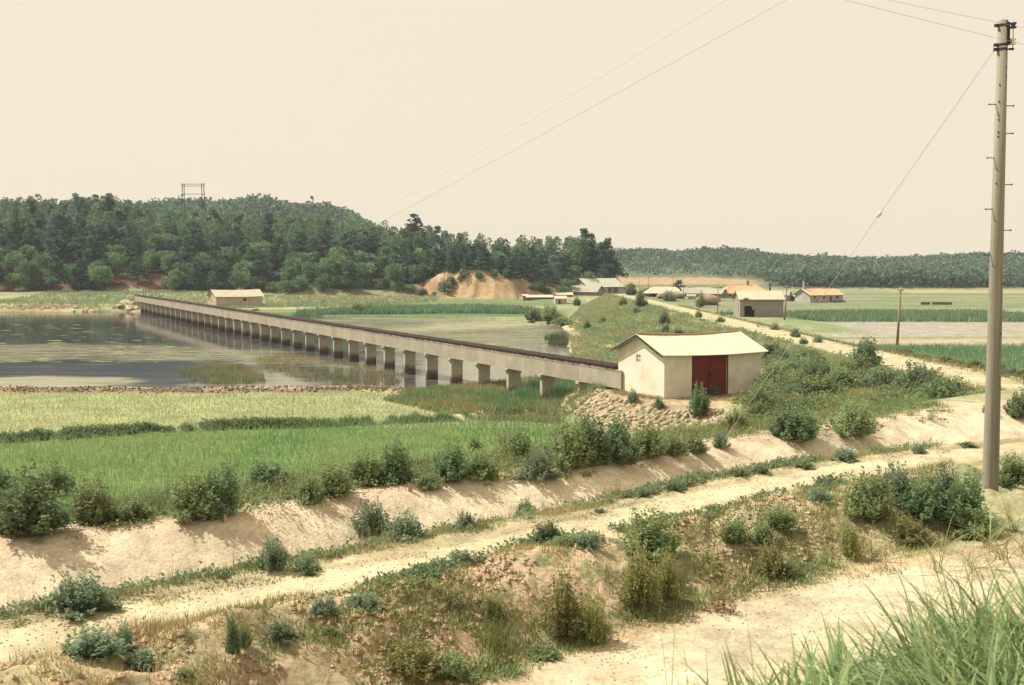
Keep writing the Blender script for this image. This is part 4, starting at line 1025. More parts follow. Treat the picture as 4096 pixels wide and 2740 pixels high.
parts = [blades_in(W((1100, 1262, .2), (1540, 1236, .3), (1900, 1232, .4), (2090, 1240, .3), (2180, 1262, .1), (1900, 1258, .1), (1500, 1262, .1)), 4500, 1.2, .10, (.12, .20, .12), (.17, .24, .14), 4, .3, .3),
         blades_in([(32.5, 62), (62, 98), (60, 134), (34, 134), (33, 100)], 14000, .6, .035, (.12, .22, .115), (.2, .27, .14), 4, .4, .15),
         blades_in([(36, 197), (96, 197), (100, 238), (66, 240), (36, 214)], 6000, .9, .09, (.115, .195, .11), (.17, .24, .13), 4, .3, .3),
         blades_in([(-115, 250), (-70, 250), (-58, 262), (-20, 300), (-20, 322), (-130, 325), (-125, 262)], 5500, .6, .10, (.19, .25, .14), (.28, .28, .16), 4, .5, .3, clump=lambda x, y: ss(.4, .6, fbm(x * .1, y * .1, 431)))]
stuff('field_grass', parts, M['grass'], label='rushes and green crops in the fields beyond pond and levee')
# bund weeds
a = np.array(bund2); s = np.linspace(0, 1, 2600); t_ = np.linspace(0, 1, len(a))
bxs = np.interp(s, t_, a[:, 0]) + rng.normal(0, .35, 2600); bys = np.interp(s, t_, a[:, 1]) - .4 + rng.normal(0, .3, 2600)
m = (bxs < -3.2) & (bxs > -36) & (fbm(bxs * .5, bys * .5, 433) > .38); bxs, bys = bxs[m], bys[m]
stuff('bund_weeds', [blades_arr(bxs, bys, gzs(bxs, bys), np.full(len(bxs), .35) * rng.uniform(.5, 1.3, len(bxs)), .03, .8, colr(G_MUG, len(bxs), .2, G_DARK), 8, .12)], M['grass'], label='dark weeds growing along the bund between the two paddies')
m = (fbm(bxs * .35, bys * .35, 435) > .42); 
stuff('bund_bushes', [leafy(None, 0, .12, .42, .07, .15, G_DARK, G_MUG, 30, (bxs[m][:700], bys[m][:700]))], M['leaf'], label='low dark leafy growth on the bund between the two paddies')
# scum on the pond
def scum(n):
    ps = []
    for poly, k in ((W((-200, 1385, 0), (700, 1380, 0), (1300, 1440, 0), (1500, 1480, 0), (900, 1450, 0), (-200, 1450, 0)), .45), (W((-200, 1290, 0), (500, 1300, 0), (700, 1400, 0), (-200, 1390, 0)), .12), (W((1500, 1300, 0), (2250, 1270, 0), (2200, 1400, 0), (1800, 1420, 0)), .43)):
        x, y = scatter(poly, int(n * k)); ps.append(np.stack([x, y], 1))
    p = np.concatenate(ps); n = len(p); ang = np.linspace(0, 2 * math.pi, 8, endpoint=False)
    r = rng.uniform(.4, 1.2, (n, 8)); sx = rng.uniform(.15, 1.3, n) ** 1.3; sy = sx * rng.uniform(.25, .5, n)
    V = np.stack([p[:, 0, None] + np.cos(ang) * r * sx[:, None], p[:, 1, None] + np.sin(ang) * r * sy[:, None], np.full((n, 8), .012) + rng.uniform(0, .01, (n, 1))], -1).reshape(-1, 3)
    return V, np.arange(8 * n).reshape(n, 8), np.repeat(colr((.30, .30, .17), n, .2), 8, axis=0)
stuff('pond_scum', [scum(900)], M['grass'], label='pale floating algae in small streaks on the pond')

# ------------------------------------------------------------------ trees
def tree_mesh(seed, kind):
    r_ = np.random.default_rng(seed); cs, ns = [], []; tr = MB()
    H = 9.0
    base = {'pine': (.062, .115, .08), 'broad': (.115, .19, .095), 'bare_pine': (.062, .115, .08)}[kind]
    pads = []
    if kind in ('pine', 'bare_pine'):
        z0 = 2.2 if kind == 'pine' else 4.0
        lean = r_.normal(0, .25, 2)
        for z in np.arange(z0, H, .62):
            t = (z - z0) / (H - z0); R = (2.7 * (1 - t) ** .75 + .35) * r_.uniform(.65, 1.15)
            k = max(2, int(5 * (1 - t) + 2))
            for j in range(k):
                a = r_.uniform(0, 6.28); rr = R * r_.uniform(.45, 1)
                pads.append((math.cos(a) * rr + lean[0] * t, math.sin(a) * rr + lean[1] * t, z + r_.normal(0, .2), .95 * (1 - .45 * t), .34))
                if rr > 1: tr.tube([(lean[0] * t, lean[1] * t, z - .25), (math.cos(a) * rr * .9, math.sin(a) * rr * .9, z - .05)], [.06, .03], 3, cap=False)
        tr.tube([(0, 0, -.6), (.05, 0, 3), (lean[0] * .6, lean[1] * .6, 6), (lean[0], lean[1], 8.8)], [.2, .16, .1, .04], 6)
    else:
        for j in range(42):
            v = r_.normal(size=3); v /= np.linalg.norm(v); q_ = r_.uniform(.55, 1.0)
            pads.append((v[0] * 2.7 * q_, v[1] * 2.7 * q_, 5.0 + v[2] * 3.3 * q_, r_.uniform(.8, 1.3), .75))
        tr.tube([(0, 0, -.6), (.1, 0, 2), (0, .1, 5)], [.2, .15, .06], 6)
        for j in range(5):
            a = r_.uniform(0, 6.28); tr.tube([(0, 0, 2 + .4 * j), (math.cos(a) * 1.6, math.sin(a) * 1.6, 4.2 + .4 * j)], [.08, .03], 3, cap=False)
    c, d, cl, l = [], [], [], []
    for (x, y, z, R, fl) in pads:
        k = 34; v = r_.normal(size=(k, 3)); v /= np.linalg.norm(v, axis=1)[:, None]; q_ = r_.uniform(.4, 1.0, (k, 1))
        p = np.array([x, y, z]) + v * q_ * np.array([R, R, R * fl]); c.append(p)
        dd = v + np.array([0, 0, .55]); d.append(dd); l.append(r_.uniform(.35, .62, k))
        pc = r_.uniform(.6, 1.6); cl.append(np.tile(np.array(base) * pc, (k, 1)) * r_.uniform(.75, 1.3, (k, 1)))
    c, d, cl, l = map(np.concatenate, (c, d, cl, l))
    V, Q, K = leaves_arr(c, d, l * .42, l, cl)
    return mesh_from('crown', V, Q, [M['leaf']], K), tr.mesh('trunk', M['bark'])
TM = {'pine': [tree_mesh(s, 'pine') for s in (1, 2, 3, 4)], 'broad': [tree_mesh(s, 'broad') for s in (5, 6, 7)], 'bare_pine': [tree_mesh(s, 'bare_pine') for s in (8, 9)]}
_tp = {}
def place_tree(kind, x, y, s, label, group=None, zoff=0, cat='tree', name=None, sw=None):
    i = random.randrange(len(TM[kind])); key = (kind, i); z = gz(x, y) - .1 + zoff
    sc = (sw or s, sw or s, s)
    if key not in _tp:
        c, t = TM[kind][i]
        o = thing({'pine': 'pine_tree', 'broad': 'oak_tree', 'bare_pine': 'pine_tree'}[kind], label, cat, (x, y, z), random.uniform(0, 6.28), group, sc)
        link('trunk', t, o); link('crown', c, o); _tp[key] = o; return o
    return copy_thing(_tp[key], label, (x, y, z), random.uniform(0, 6.28), sc, group)
# the wooded hill: jittered grid of trees
cand = []
r_ = np.random.default_rng(99)
for gx_ in np.arange(-196, 42, 6.2):
    for gy_ in np.arange(326, 424, 6.6):
        x = gx_ + r_.uniform(-2.3, 2.3); y = gy_ + r_.uniform(-2.4, 2.4)
        if abs(x) > y * .47 + 3: continue
        z = float(height(np.array([x]), np.array([y]))[0])
        foot = float(np.interp(x, [-26, -18, 0, 12, 20, 34], [328, 318, 312, 322, 345, 360]))
        cut = float(np.interp(x, [-27, -22, -12, -4, 6, 13, 19], [0, 2.6, 6.6, 6.6, 4.4, 2.2, 0]))
        if z < 2.3 or (y < foot + 8.5 and -27 < x < 19): continue
        if x > 34: continue
        if x < -96 and z < 4 and r_.random() < .35: continue
        cand.append((x, y, z))
for x in np.arange(-150, 30, 4.3):            # low growth closing the wood at its foot and along the lip of the cut
    foot = 328 if x < -30 else float(np.interp(x, [-26, -18, 0, 12, 20, 34], [328, 318, 312, 322, 345, 360]))
    y = foot + (r_.uniform(0, 4) if x < -31 or x > 13 else r_.uniform(7.5, 9.5)); x = x + r_.uniform(-1.5, 1.5)
    if abs(x) > y * .47 or (x < -96 and r_.random() < .3): continue
    s = r_.uniform(.5, .85)
    if -31 <= x <= 13:
        for _ in range(2):
            xx = x + r_.uniform(-2, 2); cb = float(np.interp(xx, [-30, -26, -22, -14, -3, 4, 10, 14], [328, 321.5, 320.5, 319.5, 317.5, 318, 321, 324])) + 1.5
            place_tree('broad', xx, cb, r_.uniform(.25, .42), 'scrubby bush hanging over the upper edge of the orange cut bank', 'scrub on the upper edge of the orange cut bank', zoff=-.9, sw=r_.uniform(.35, .55))
    if x < -31 or x > 13: place_tree('broad', x, y, s * .9, 'low leafy tree closing the lower edge of the wood across the pond', 'low trees along the foot of the wood', zoff=-2.0 * s, sw=s * 1.15)
    else: place_tree('pine', x, y, s, 'small pine on the lip of the bare orange cut bank', 'small pines on the lip of the orange cut bank', zoff=-1.2 * s, sw=s * 1.2)
cand.sort(key=lambda c: (c[1] - (30 if c[1] > 396 else 0)))
GR = 'trees of the wooded hill across the pond'
for i, (x, y, z) in enumerate(cand[:262]):
    low = z < 9 and x < -20
    kind = 'broad' if (low and random.random() < .55) or random.random() < .12 else 'pine'
    if x > -24: kind = 'pine' if random.random() < .8 else 'broad'
    s = random.uniform(.85, 1.2) * (.8 if x > -24 else 1.0)
    if kind == 'pine': place_tree(kind, x, y, s, 'dark green pine crowded among others on the wooded hill across the pond', 'pines of the wooded hill across the pond', sw=s * random.uniform(.95, 1.35))
    else: place_tree(kind, x, y, s * .8, 'rounded lighter green broadleaf tree among the pines on the wooded hill', 'broadleaf trees on the wooded hill', sw=s * .95)
parts = []
for (x, y, z) in cand[262:]:
    k = 260; v = rng.normal(size=(k, 3)); v /= np.linalg.norm(v, axis=1)[:, None]
    s = rng.uniform(.8, 1.15); hh = rng.uniform(0, 1, k)
    rad = (3.0 * (1 - hh) ** .7 + .4) * s * rng.uniform(.5, 1, k)
    p = np.stack([x + v[:, 0] * rad, y + v[:, 1] * rad, z + (1.8 + hh * 7.0) * s], 1)
    l = rng.uniform(.4, .8, k); pc = rng.uniform(.75, 1.25)
    parts.append(leaves_arr(p, v + np.array([0, 0, .5]), l * .42, l, colr(np.array(G_DARK) * pc, k, .3)))
if parts: stuff('forest_canopy', parts, M['leaf'], label='pine canopy filling the upper wooded hill behind the nearer trees')
# the few that stand out against the sky
place_tree('bare_pine', *PY(1668, 1000, 398)[:2], 1.42, 'tall open crowned pine standing out above the orange cut bank', sw=1.6)
place_tree('bare_pine', *PY(1745, 1000, 392)[:2], 1.12, 'second open pine right beside the tallest one above the cut bank', sw=1.3)
place_tree('bare_pine', *PY(1840, 1000, 388)[:2], 1.05, 'slender pine right of the two open pines above the cut bank', sw=1.0)
place_tree('pine', *PY(2345, 1000, 372)[:2], 1.75, 'tall dark pine at the right end of the wooded hump', sw=1.5)
place_tree('pine', *PY(2410, 1000, 368)[:2], 1.5, 'last tall dark tree at the right edge of the wooded hump', sw=1.5)
place_tree('broad', *PY(2310, 1000, 366)[:2], 1.6, 'dark rounded tree behind the green roofed house', sw=1.1)
place_tree('broad', *PY(690, 1150, 322)[:2], .62, 'small pale green tree in front of the dark wood by the far shed')
place_tree('broad', *PY(60, 1100, 335)[:2], .9, 'bright green young tree at the left end of the wood')
# village trees
for px, h_, k, lb in ((2650, .35, 'broad', 'round tree behind the long cream roof, left one'), (2685, .38, 'broad', 'round tree behind the long cream roof, right one'), (2710, .62, 'pine', 'taller dark tree rising behind the long cream roof'),
                      (2750, .4, 'broad', 'tree behind the middle grey roofs'), (2820, .3, 'broad', 'small tree before the far bare slope'), (2880, .4, 'broad', 'tree left of the wide orange roof'), (2905, .3, 'broad', 'small tree at the left corner of the wide orange roof'),
                      (2585, .35, 'broad', 'small tree left of the long cream roof'), (2525, .3, 'broad', 'small tree at the levee end'), (2955, .22, 'pine', 'tiny dark tree on the far green slope')):
    p = PY(px, 1160, 365); place_tree(k, p.x, p.y, h_, lb, sw=h_ * 1.5)
# far woods: one mass
def far_wood(n, x0, x1, y0, y1, test, hs, k=9):
    x = rng.uniform(x0, x1, n); y = rng.uniform(y0, y1, n); m = test(x, y) & (np.abs(x) < y * .6); x, y = x[m], y[m]
    z = height(x, y); n = len(x); s = hs * rng.uniform(.5, 1.3, n) * (1 + .35 * (rng.random(n) < .04)) * (.7 + .6 * fbm(x * .03, y * .03, 463)); N_ = n * k
    X_ = np.repeat(x, k); Y_ = np.repeat(y, k); S_ = np.repeat(s, k); hh = rng.uniform(.12, 1, N_); a = rng.uniform(0, 6.28, N_)
    R = S_ * .55 * (1.15 - hh) * rng.uniform(.4, 1, N_)
    p = np.stack([X_ + np.cos(a) * R, Y_ + np.sin(a) * R, np.repeat(z, k) + hh * S_ * .85], 1)
    l = S_ * rng.uniform(.22, .38, N_); d = np.stack([np.cos(a), np.sin(a), np.full(N_, .7)], 1)
    pc = np.repeat(rng.uniform(.7, 1.35, n) * (.65 + .7 * fbm(x * .02, y * .015, 461)), k)[:, None]
    return leaves_arr(p, d, l * .45, l, np.array((.09, .145, .10)) * pc * rng.uniform(.8, 1.2, (N_, 1)))
stuff('far_pinewood', [far_wood(17500, 8, 480, 484, 790, lambda x, y: ~((x < 112) & (y < 648) & (x > 15)) | ((x < 112) & (rng.random(len(x)) < .38) & (y > 532)), 3.7, 12),
                       far_wood(1600, 112, 480, 484, 505, lambda x, y: y > 0, 5.0)], M['leaf'], label='young pine forest covering the low hills on the horizon')
stuff('ridge_pinewood', [far_wood(5200, -330, 10, 560, 700, lambda x, y: y > 0, 4.6, 12)], M['leaf'], label='pinewood on the bluish ridge behind the wooded hill')

# ------------------------------------------------------------------ aqueduct
A0 = Vector((6.45, 71.0, 0)); A1 = Vector((-82.7, 254.0, 0)); ud = (A1 - A0).normalized(); LEN = (A1 - A0).length
nd = Vector((-ud.y, ud.x, 0))          # points away from the levee side
if nd.x > 0: nd = -nd                  # face seen by the camera
aq = thing('aqueduct', 'long grey concrete aqueduct on piers crossing the pond with a dark slab cover', 'aqueduct', (A0.x, A0.y, 0), math.atan2(ud.y, ud.x))
# local frame: x along, y = left of travel
camside = 1 if nd.dot(Vector((-ud.y, ud.x, 0))) > 0 else -1
ZB, ZT, HW = 2.24, 3.36, .55
me_p = MB(); me_p.box(-.17, .17, -.5, .5, -1.2, ZB - .36)
me_p.hexa([(-.17, -.5, ZB - .36), (.17, -.5, ZB - .36), (.17, .5, ZB - .36), (-.17, .5, ZB - .36), (-.2, -.66, ZB - .16), (.2, -.66, ZB - .16), (.2, .66, ZB - .16), (-.2, .66, ZB - .16)])
me_p.box(-.2, .2, -.66, .66, ZB - .159, ZB - .002)
pier_me = me_p.mesh('pier', M['pier'])
npier = 0; s_ = 3.8
while s_ < LEN - 1: link('pier', pier_me, aq, (s_, 0, 0)); s_ += 5.33; npier += 1
# girder spans between piers: trough with side walls
sp_edges = [-1.5] + [3.8 + 5.33 * 2 * i for i in range(0, 19)] + [LEN]
sp_edges = sorted(set(e for e in sp_edges if e <= LEN))
for i, (a, b) in enumerate(zip(sp_edges[:-1], sp_edges[1:])):
    g = MB(); a += .012; b -= .012
    g.box(a, b, -HW, HW, ZB, ZB + .14); g.box(a, b, -HW, -HW + .12, ZB + .14, ZT); g.box(a, b, HW - .12, HW, ZB + .14, ZT)
    g.box(a, b, -HW - .025, -HW - .001, ZT - .07, ZT + .0); g.box(a, b, HW + .001, HW + .025, ZT - .07, ZT)
    g.build('girder_span', M['concrete'], aq)
sl = MB(); sl.hexa([(-.36, -.62, .02), (.36, -.62, .085), (.36, .62, .085), (-.36, .62, .02), (-.36, -.62, .15), (.36, -.62, .215), (.36, .62, .215), (-.36, .62, .15)])
slab_me = sl.mesh('cover_slab', M['slab_dark'])
led = MB(); led.box(-.33, .33, -.60, .60, 0.001, .045); led_me = led.mesh('slab_bed', M['concrete_pale'])
ns = 285; pitch = (LEN + 1.0) / ns
for i in range(ns):
    s_ = -.7 + pitch * (i + .5)
    o = link('cover_slab', slab_me, aq, (s_, random.uniform(-.02, .02), ZT + .035 + random.uniform(-.008, .008)), (0, random.uniform(-.012, .012), random.uniform(-.02, .02)))
bed = MB()
for i in range(ns): s_ = -.7 + pitch * (i + .5); bed.box(s_ - pitch * .47, s_ + pitch * .47, -.585, .585, ZT + .002, ZT + .05)
bed.build('mortar_bed', M['concrete_pale'], aq)
# gate wheel and post at the far end
g = thing('sluice_gate', 'rusty sluice gate frame standing at the far end of the aqueduct', 'sluice gate', PY(578, 1178, 262) - Vector((0, 0, .9)))
mb = MB(); mb.box(-.32, -.18, -.1, .1, 0, 2.0); mb.box(.18, .32, -.1, .1, 0, 2.0); mb.build('gate_post', M['concrete'], g)
mb = MB(); mb.box(-.5, .5, -.14, .14, 2.0, 2.16); mb.build('cross_beam', M['wood'], g); mb = MB(); mb.tube([(0, 0, 2.16), (0, 0, 2.5)], .05); mb.tube([(-.28, 0, 2.45), (.28, 0, 2.45)], .05); mb.build('hand_wheel', M['orange_tile'], g)
g = thing('gate_post', 'short pair of concrete posts left of the sluice gate', 'post', PY(508, 1165, 268) - Vector((0, 0, .9)))
mb = MB(); mb.box(-.3, -.12, -.12, .12, 0, 1.5); mb.build('upright', M['concrete'], g); mb = MB(); mb.box(.12, .3, -.12, .12, 0, 1.5); mb.build('upright', M['concrete'], g); mb = MB(); mb.box(-.36, .36, -.14, .14, 1.5, 1.62); mb.build('cap', M['concrete'], g)

# ------------------------------------------------------------------ buildings
def wall_holes(L, H, holes, axis, at, out, thick=.2, origin=(0, 0)):
    """face of a wall with real openings; axis 'x' wall runs along x at y=at, outward sign out; holes (x0,x1,z0,z1)"""
    mb = MB()
    xs_ = sorted(set([0, L] + [h[0] for h in holes] + [h[1] for h in holes])); zs_ = sorted(set([0, H] + [h[2] for h in holes] + [h[3] for h in holes]))
    def pt(a, d, z): return (a, at + d, z) if axis == 'x' else (at + d, a, z)
    inn = -out * thick
    for i in range(len(xs_) - 1):
        for j in range(len(zs_) - 1):
            mx_, mz_ = (xs_[i] + xs_[i + 1]) / 2, (zs_[j] + zs_[j + 1]) / 2
            if any(h[0] < mx_ < h[1] and h[2] < mz_ < h[3] for h in holes): continue
            for d in (0, inn):
                mb.add([pt(xs_[i], d, zs_[j]), pt(xs_[i + 1], d, zs_[j]), pt(xs_[i + 1], d, zs_[j + 1]), pt(xs_[i], d, zs_[j + 1])], [(0, 1, 2, 3)])
    for h in holes:
        for (a, z0, b, z1) in ((h[0], h[2], h[0], h[3]), (h[1], h[2], h[1], h[3]), (h[0], h[2], h[1], h[2]), (h[0], h[3], h[1], h[3])):
            mb.add([pt(a, 0, z0), pt(b, 0, z1), pt(b, inn, z1), pt(a, inn, z0)], [(0, 1, 2, 3)])
    return mb
def roof_sheet(x0, x1, y0, z0, y1, z1, amp=.02, wave=.15, thick=.025, sagx=0., nx=None, ny=4, x0t=None, x1t=None, sag_eave=0.):
    """corrugated sheet from eave (y0,z0) to ridge (y1,z1), corrugations running up the slope"""
    nx = nx or max(8, int((x1 - x0) / wave * 4)); u = np.linspace(0, 1, nx + 1); t = np.linspace(0, 1, ny + 1)
    U, T = np.meshgrid(u, t, indexing='ij')
    xa = x0 + ((x0t if x0t is not None else x0) - x0) * T; xb = x1 + ((x1t if x1t is not None else x1) - x1) * T
    Xx = xa + (xb - xa) * U
    Yy = y0 + (y1 - y0) * T; Zz = z0 + (z1 - z0) * T + amp * np.sin(U * (x1 - x0) / wave * 2 * math.pi) - (sagx * T + sag_eave * (1 - T)) * 4 * U * (1 - U)
    top = np.stack([Xx, Yy, Zz], -1).reshape(-1, 3); bot = top - np.array([0, 0, thick]); n, m = nx + 1, ny + 1
    Qt = grid_faces(n, m); Qb = Qt[:, ::-1] + n * m
    def edge(idx): idx = np.array(idx); return np.stack([idx[:-1], idx[1:], idx[1:] + n * m, idx[:-1] + n * m], 1)
    E = [edge(np.arange(n) * m), edge(np.arange(n) * m + m - 1), edge(np.arange(m)), edge((n - 1) * m + np.arange(m))]
    mb = MB(); mb.add(np.vstack([top, bot]), np.vstack([Qt, Qb] + E)); return mb
def gable_house(name, label, cat, corner, ang, L, Wd, h, rh, wall, roof, ov=.3, front=(), left=(), right=(), wave=.15, amp=.02, sag=0., flip=False, group=None, coarse=False, hip=False, ridge_tiles=None, door=None, sheets=1):
    """local x along the ridge from the near corner, local y away into the building; front wall at y=0, left gable at x=0"""
    t = thing(name, label, cat, corner, ang, group)
    if flip: t.scale = (1, -1, 1)
    wl_ = MB()
    def merge(mb):
        for V_ in [mb]:
            off_ = wl_.n; wl_.v += mb.v; wl_.q += [q_ + off_ for q_ in mb.q]; wl_.t += [q_ + off_ for q_ in mb.t]; wl_.n += mb.n
    merge(wall_holes(L, h, list(front), 'x', 0, -1)); merge(wall_holes(L, h, [], 'x', Wd, 1)); merge(wall_holes(Wd, h, list(left), 'y', 0, -1)); merge(wall_holes(Wd, h, list(right), 'y', L, 1))
    if not hip:
        for x in (0, .2, L, L - .2): wl_.add([(x, 0, h), (x, Wd, h), (x, Wd / 2, h + rh - .03)], T=[(0, 1, 2)])
    wl_.add([(0, 0, -.6), (L, 0, -.6), (L, 0, 0), (0, 0, 0), (0, Wd, -.6), (0, Wd, 0), (L, Wd, -.6), (L, Wd, 0)], [(0, 1, 2, 3), (0, 4, 5, 3), (1, 6, 7, 2)])
    wl_.build('wall', wall, t)
    sl_ = rh / (Wd / 2); ze = h - ov * sl_ + .04 + sag * .6; W2 = Wd / 2
    hx = Wd * .42 if hip else 0
    kw = dict(wave=wave, amp=amp, nx=(max(6, int(L / wave * 2)) if coarse else None), ny=(2 if coarse else 4))
    og = ov
    for k in range(sheets):
        a = -og + (L + 2 * og) * k / sheets; b = -og + (L + 2 * og) * (k + 1) / sheets
        if sheets > 1:
            mb = roof_sheet(a, b - .004, -ov, ze + .006 * (k % 2), W2, h + rh + .04 + .006 * (k % 2), **kw)
            for arr in mb.v: 
                u_ = (arr[:, 0] + og) / (L + 2 * og); tt = (arr[:, 1] + ov) / (W2 + ov); arr[:, 2] -= (sag * tt + sag * .55 * (1 - tt)) * 4 * u_ * (1 - u_)
        else: mb = roof_sheet(a, b, -ov, ze, W2, h + rh + .04, x0t=a + hx, x1t=b - hx, **kw) if hip else roof_sheet(a, b, -ov, ze, W2, h + rh + .04, sagx=sag, sag_eave=sag * .55, **kw)
        mb.build('roof_sheet', roof, t)
    mb = roof_sheet(-og, L + og, Wd + ov, ze, W2, h + rh + .038, sagx=sag, sag_eave=sag * .5, x0t=-og + hx, x1t=L + og - hx, **kw); mb.build('roof_sheet', roof, t)
    if hip:
        for xe, xt in ((-og, -og + hx), (L + og, L + og - hx)):
            MB().add([(xe, -ov, ze), (xe, Wd + ov, ze), (xt, W2, h + rh + .05), (xe, -ov, ze - .05), (xe, Wd + ov, ze - .05)], [(0, 1, 4, 3)], [(0, 1, 2)]).build('roof_hip', roof, t)
    else:
        # barge boards
        for x in (-og - .03, L + og + .005):
            mb = MB(); mb.hexa([(x, -ov, ze - .14), (x + .025, -ov, ze - .14), (x + .025, W2, h + rh - .10), (x, W2, h + rh - .10), (x, -ov, ze - .03), (x + .025, -ov, ze - .03), (x + .025, W2, h + rh + .0), (x, W2, h + rh + .0)])
            mb.build('barge_board', M['wood_dark'], t)
            mb = MB(); mb.hexa([(x, W2, h + rh - .10), (x + .025, W2, h + rh - .10), (x + .025, Wd + ov, ze - .14), (x, Wd + ov, ze - .14), (x, W2, h + rh), (x + .025, W2, h + rh), (x + .025, Wd + ov, ze - .03), (x, Wd + ov, ze - .03)])
            mb.build('barge_board', M['wood_dark'], t)
    if ridge_tiles:
        n_ = ridge_tiles; tw = (L + 2 * og - .1) / n_
        mb = MB(); pts = []
        A = np.linspace(-.15 * math.pi, 1.15 * math.pi, 7)
        V_ = []; 
        for xx in (0, tw * 1.06):
            rr = .085 if xx == 0 else .1
            for a in A: V_.append((xx, math.cos(a) * rr, math.sin(a) * rr))
        mb.add(V_, [(i, i + 1, i + 8, i + 7) for i in range(6)]); mb.add([(0, math.cos(a) * r2, math.sin(a) * r2) for a in A for r2 in (.085, .06)], [(2 * i, 2 * i + 2, 2 * i + 3, 2 * i + 1) for i in range(6)])
        tm = mb.mesh('ridge_tile', M['red_tile'])
        for i in range(n_):
            x = -og + .05 + i * tw; u_ = (x + og) / (L + 2 * og)
            link('ridge_tile', tm, t, (x, W2 + random.uniform(-.012, .012), h + rh + .03 - sag * 4 * u_ * (1 - u_) + random.uniform(-.006, .006)))
    return t
def window_in(t, x0, x1, z0, z1, y=.1, frame=.05):
    f = MB(); f.box(x0, x0 + frame, y - .03, y + .03, z0, z1); f.box(x1 - frame, x1, y - .03, y + .03, z0, z1); f.box(x0 + frame, x1 - frame, y - .03, y + .03, z0, z0 + frame); f.box(x0 + frame, x1 - frame, y - .03, y + .03, z1 - frame, z1)
    w_ = f.build('window', M['wood_dark'], t); MB().box(x0 + frame, x1 - frame, y - .008, y + .008, z0 + frame, z1 - frame).build('pane', M['dark'], w_)

# --- white pump house
aP = math.radians(26); LP, WP, HP = 6.85, 5.05, 2.5
vent = [(2.05, 2.55, 1.95, 2.42)]
ph = gable_house('pump_house', 'white limewashed shed with maroon double door and sagging pale green roof', 'shed', (8.71, 65.5, 2.13), aP, LP, WP, HP, 1.03, M['white_wall'], M['asbestos'], ov=.34,
                 front=[(1.98, 4.38, 0.0, 2.42)], left=[(WP - 2.55, WP - 2.05, 1.88, 2.32)], sag=.15, ridge_tiles=18, sheets=4)
d = MB(); d.box(0, 1.185, 0, .05, .03, 2.39)
for z in (.25, 1.25, 2.25): d.box(.03, 1.15, -.018, -.001, z, z + .09)
dm = d.mesh('door_leaf', M['red_door'])
link('door_leaf', dm, ph, (1.99, .05, 0)); link('door_leaf', dm, ph, (3.185, .05, 0))
f = MB(); f.box(1.9, 1.978, -.015, .06, 0, 2.48); f.box(4.382, 4.46, -.015, .06, 0, 2.48); f.box(1.978, 4.382, -.015, .06, 2.422, 2.48); f.build('door_frame', M['wood_dark'], ph)
hd = MB(); hd.tube([(3.18, .0, 1.05), (3.18, -.02, 1.45)], .035, 6); hd.box(3.05, 3.31, -.02, .0, 1.22, 1.3); hd.build('door_latch', M['metal_dark'], ph)
vb = MB(); y0, y1 = WP - 2.55, WP - 2.05
for yy in (y0 + .14, y0 + .32): vb.box(.04, .12, yy - .03, yy + .03, 1.88, 2.32)
vb.box(.045, .115, y0, y1, 2.07, 2.13); vb.build('vent_block', M['white_wall'], ph)
bd = MB()                                   # dark rafter ends under the left verge
for i in range(4): tt = .2 + i * .22; yy = WP / 2 * (1 - tt); bd.box(-.34, -.005, yy - .04, yy + .04, HP + 1.08 * (1 - tt) - .13, HP + 1.08 * (1 - tt) - .05)
bd.build('purlin_ends', M['wood_dark'], ph)

# --- far shed by the aqueduct
pf = P(865, 1228, .45); pf = (pf[0], pf[1])
D_ = pf[1]; k_ = D_ / FPX
aF = math.radians(33); LF = (1050 - 865) * k_ / (math.cos(aF) + .22 * math.sin(aF))
fs = gable_house('far_shed', 'beige shed with cream roof beside the far end of the aqueduct', 'shed', (*pf, .42), aF, LF, 5.6, 2.5, 1.5, M['beige_wall'], M['cream_sheet'], ov=.4,
                 front=[(LF * .58, LF * .655, 1.35, 1.95)], left=[(3.4, 3.85, 1.0, 1.6)], wave=.35, amp=.03, sag=.15, coarse=True)
window_in(fs, LF * .58, LF * .655, 1.35, 1.95)
window_in(fs, 0, .01, 0, .01) if False else None
for q_ in (.25, .53, .77):
    MB().box(LF * q_ - .12, LF * q_ + .12, -.06, -.002, 0, 2.45).build('pilaster', M['beige_wall'], fs)

# --- grey block shed by the levee
pg = P(2960, 1268, 1.45)
kg = pg[1] / FPX; LG = 174 * kg
gs = gable_house('block_shed', 'grey block shed with cream roof and dark doorway beside the levee track', 'shed', (*pg, 1.4), math.radians(1), LG, 5.0, 3.05, 1.25, M['block_wall'], M['cream_sheet'], ov=.3,
                 front=[(.72, 1.95, .0, 1.85), (1.95, 2.4, .0, 1.25)], left=[(1.2, 1.5, .6, 2.4)], wave=.3, amp=.025, coarse=True)
MB().box(1.96, 2.39, .03, .08, 1.26, 1.84).build('patch_board', M['pale_wall'], gs); 
MB().box(-.34, LG + .34, -.34, -.24, 2.78, 2.86).build('eave_board', M['red_tile'], gs)
MB().box(.5, 1.3, -.38, -.02, 3.0, 3.16).build('gutter_stone', M['mud_wall'], gs)

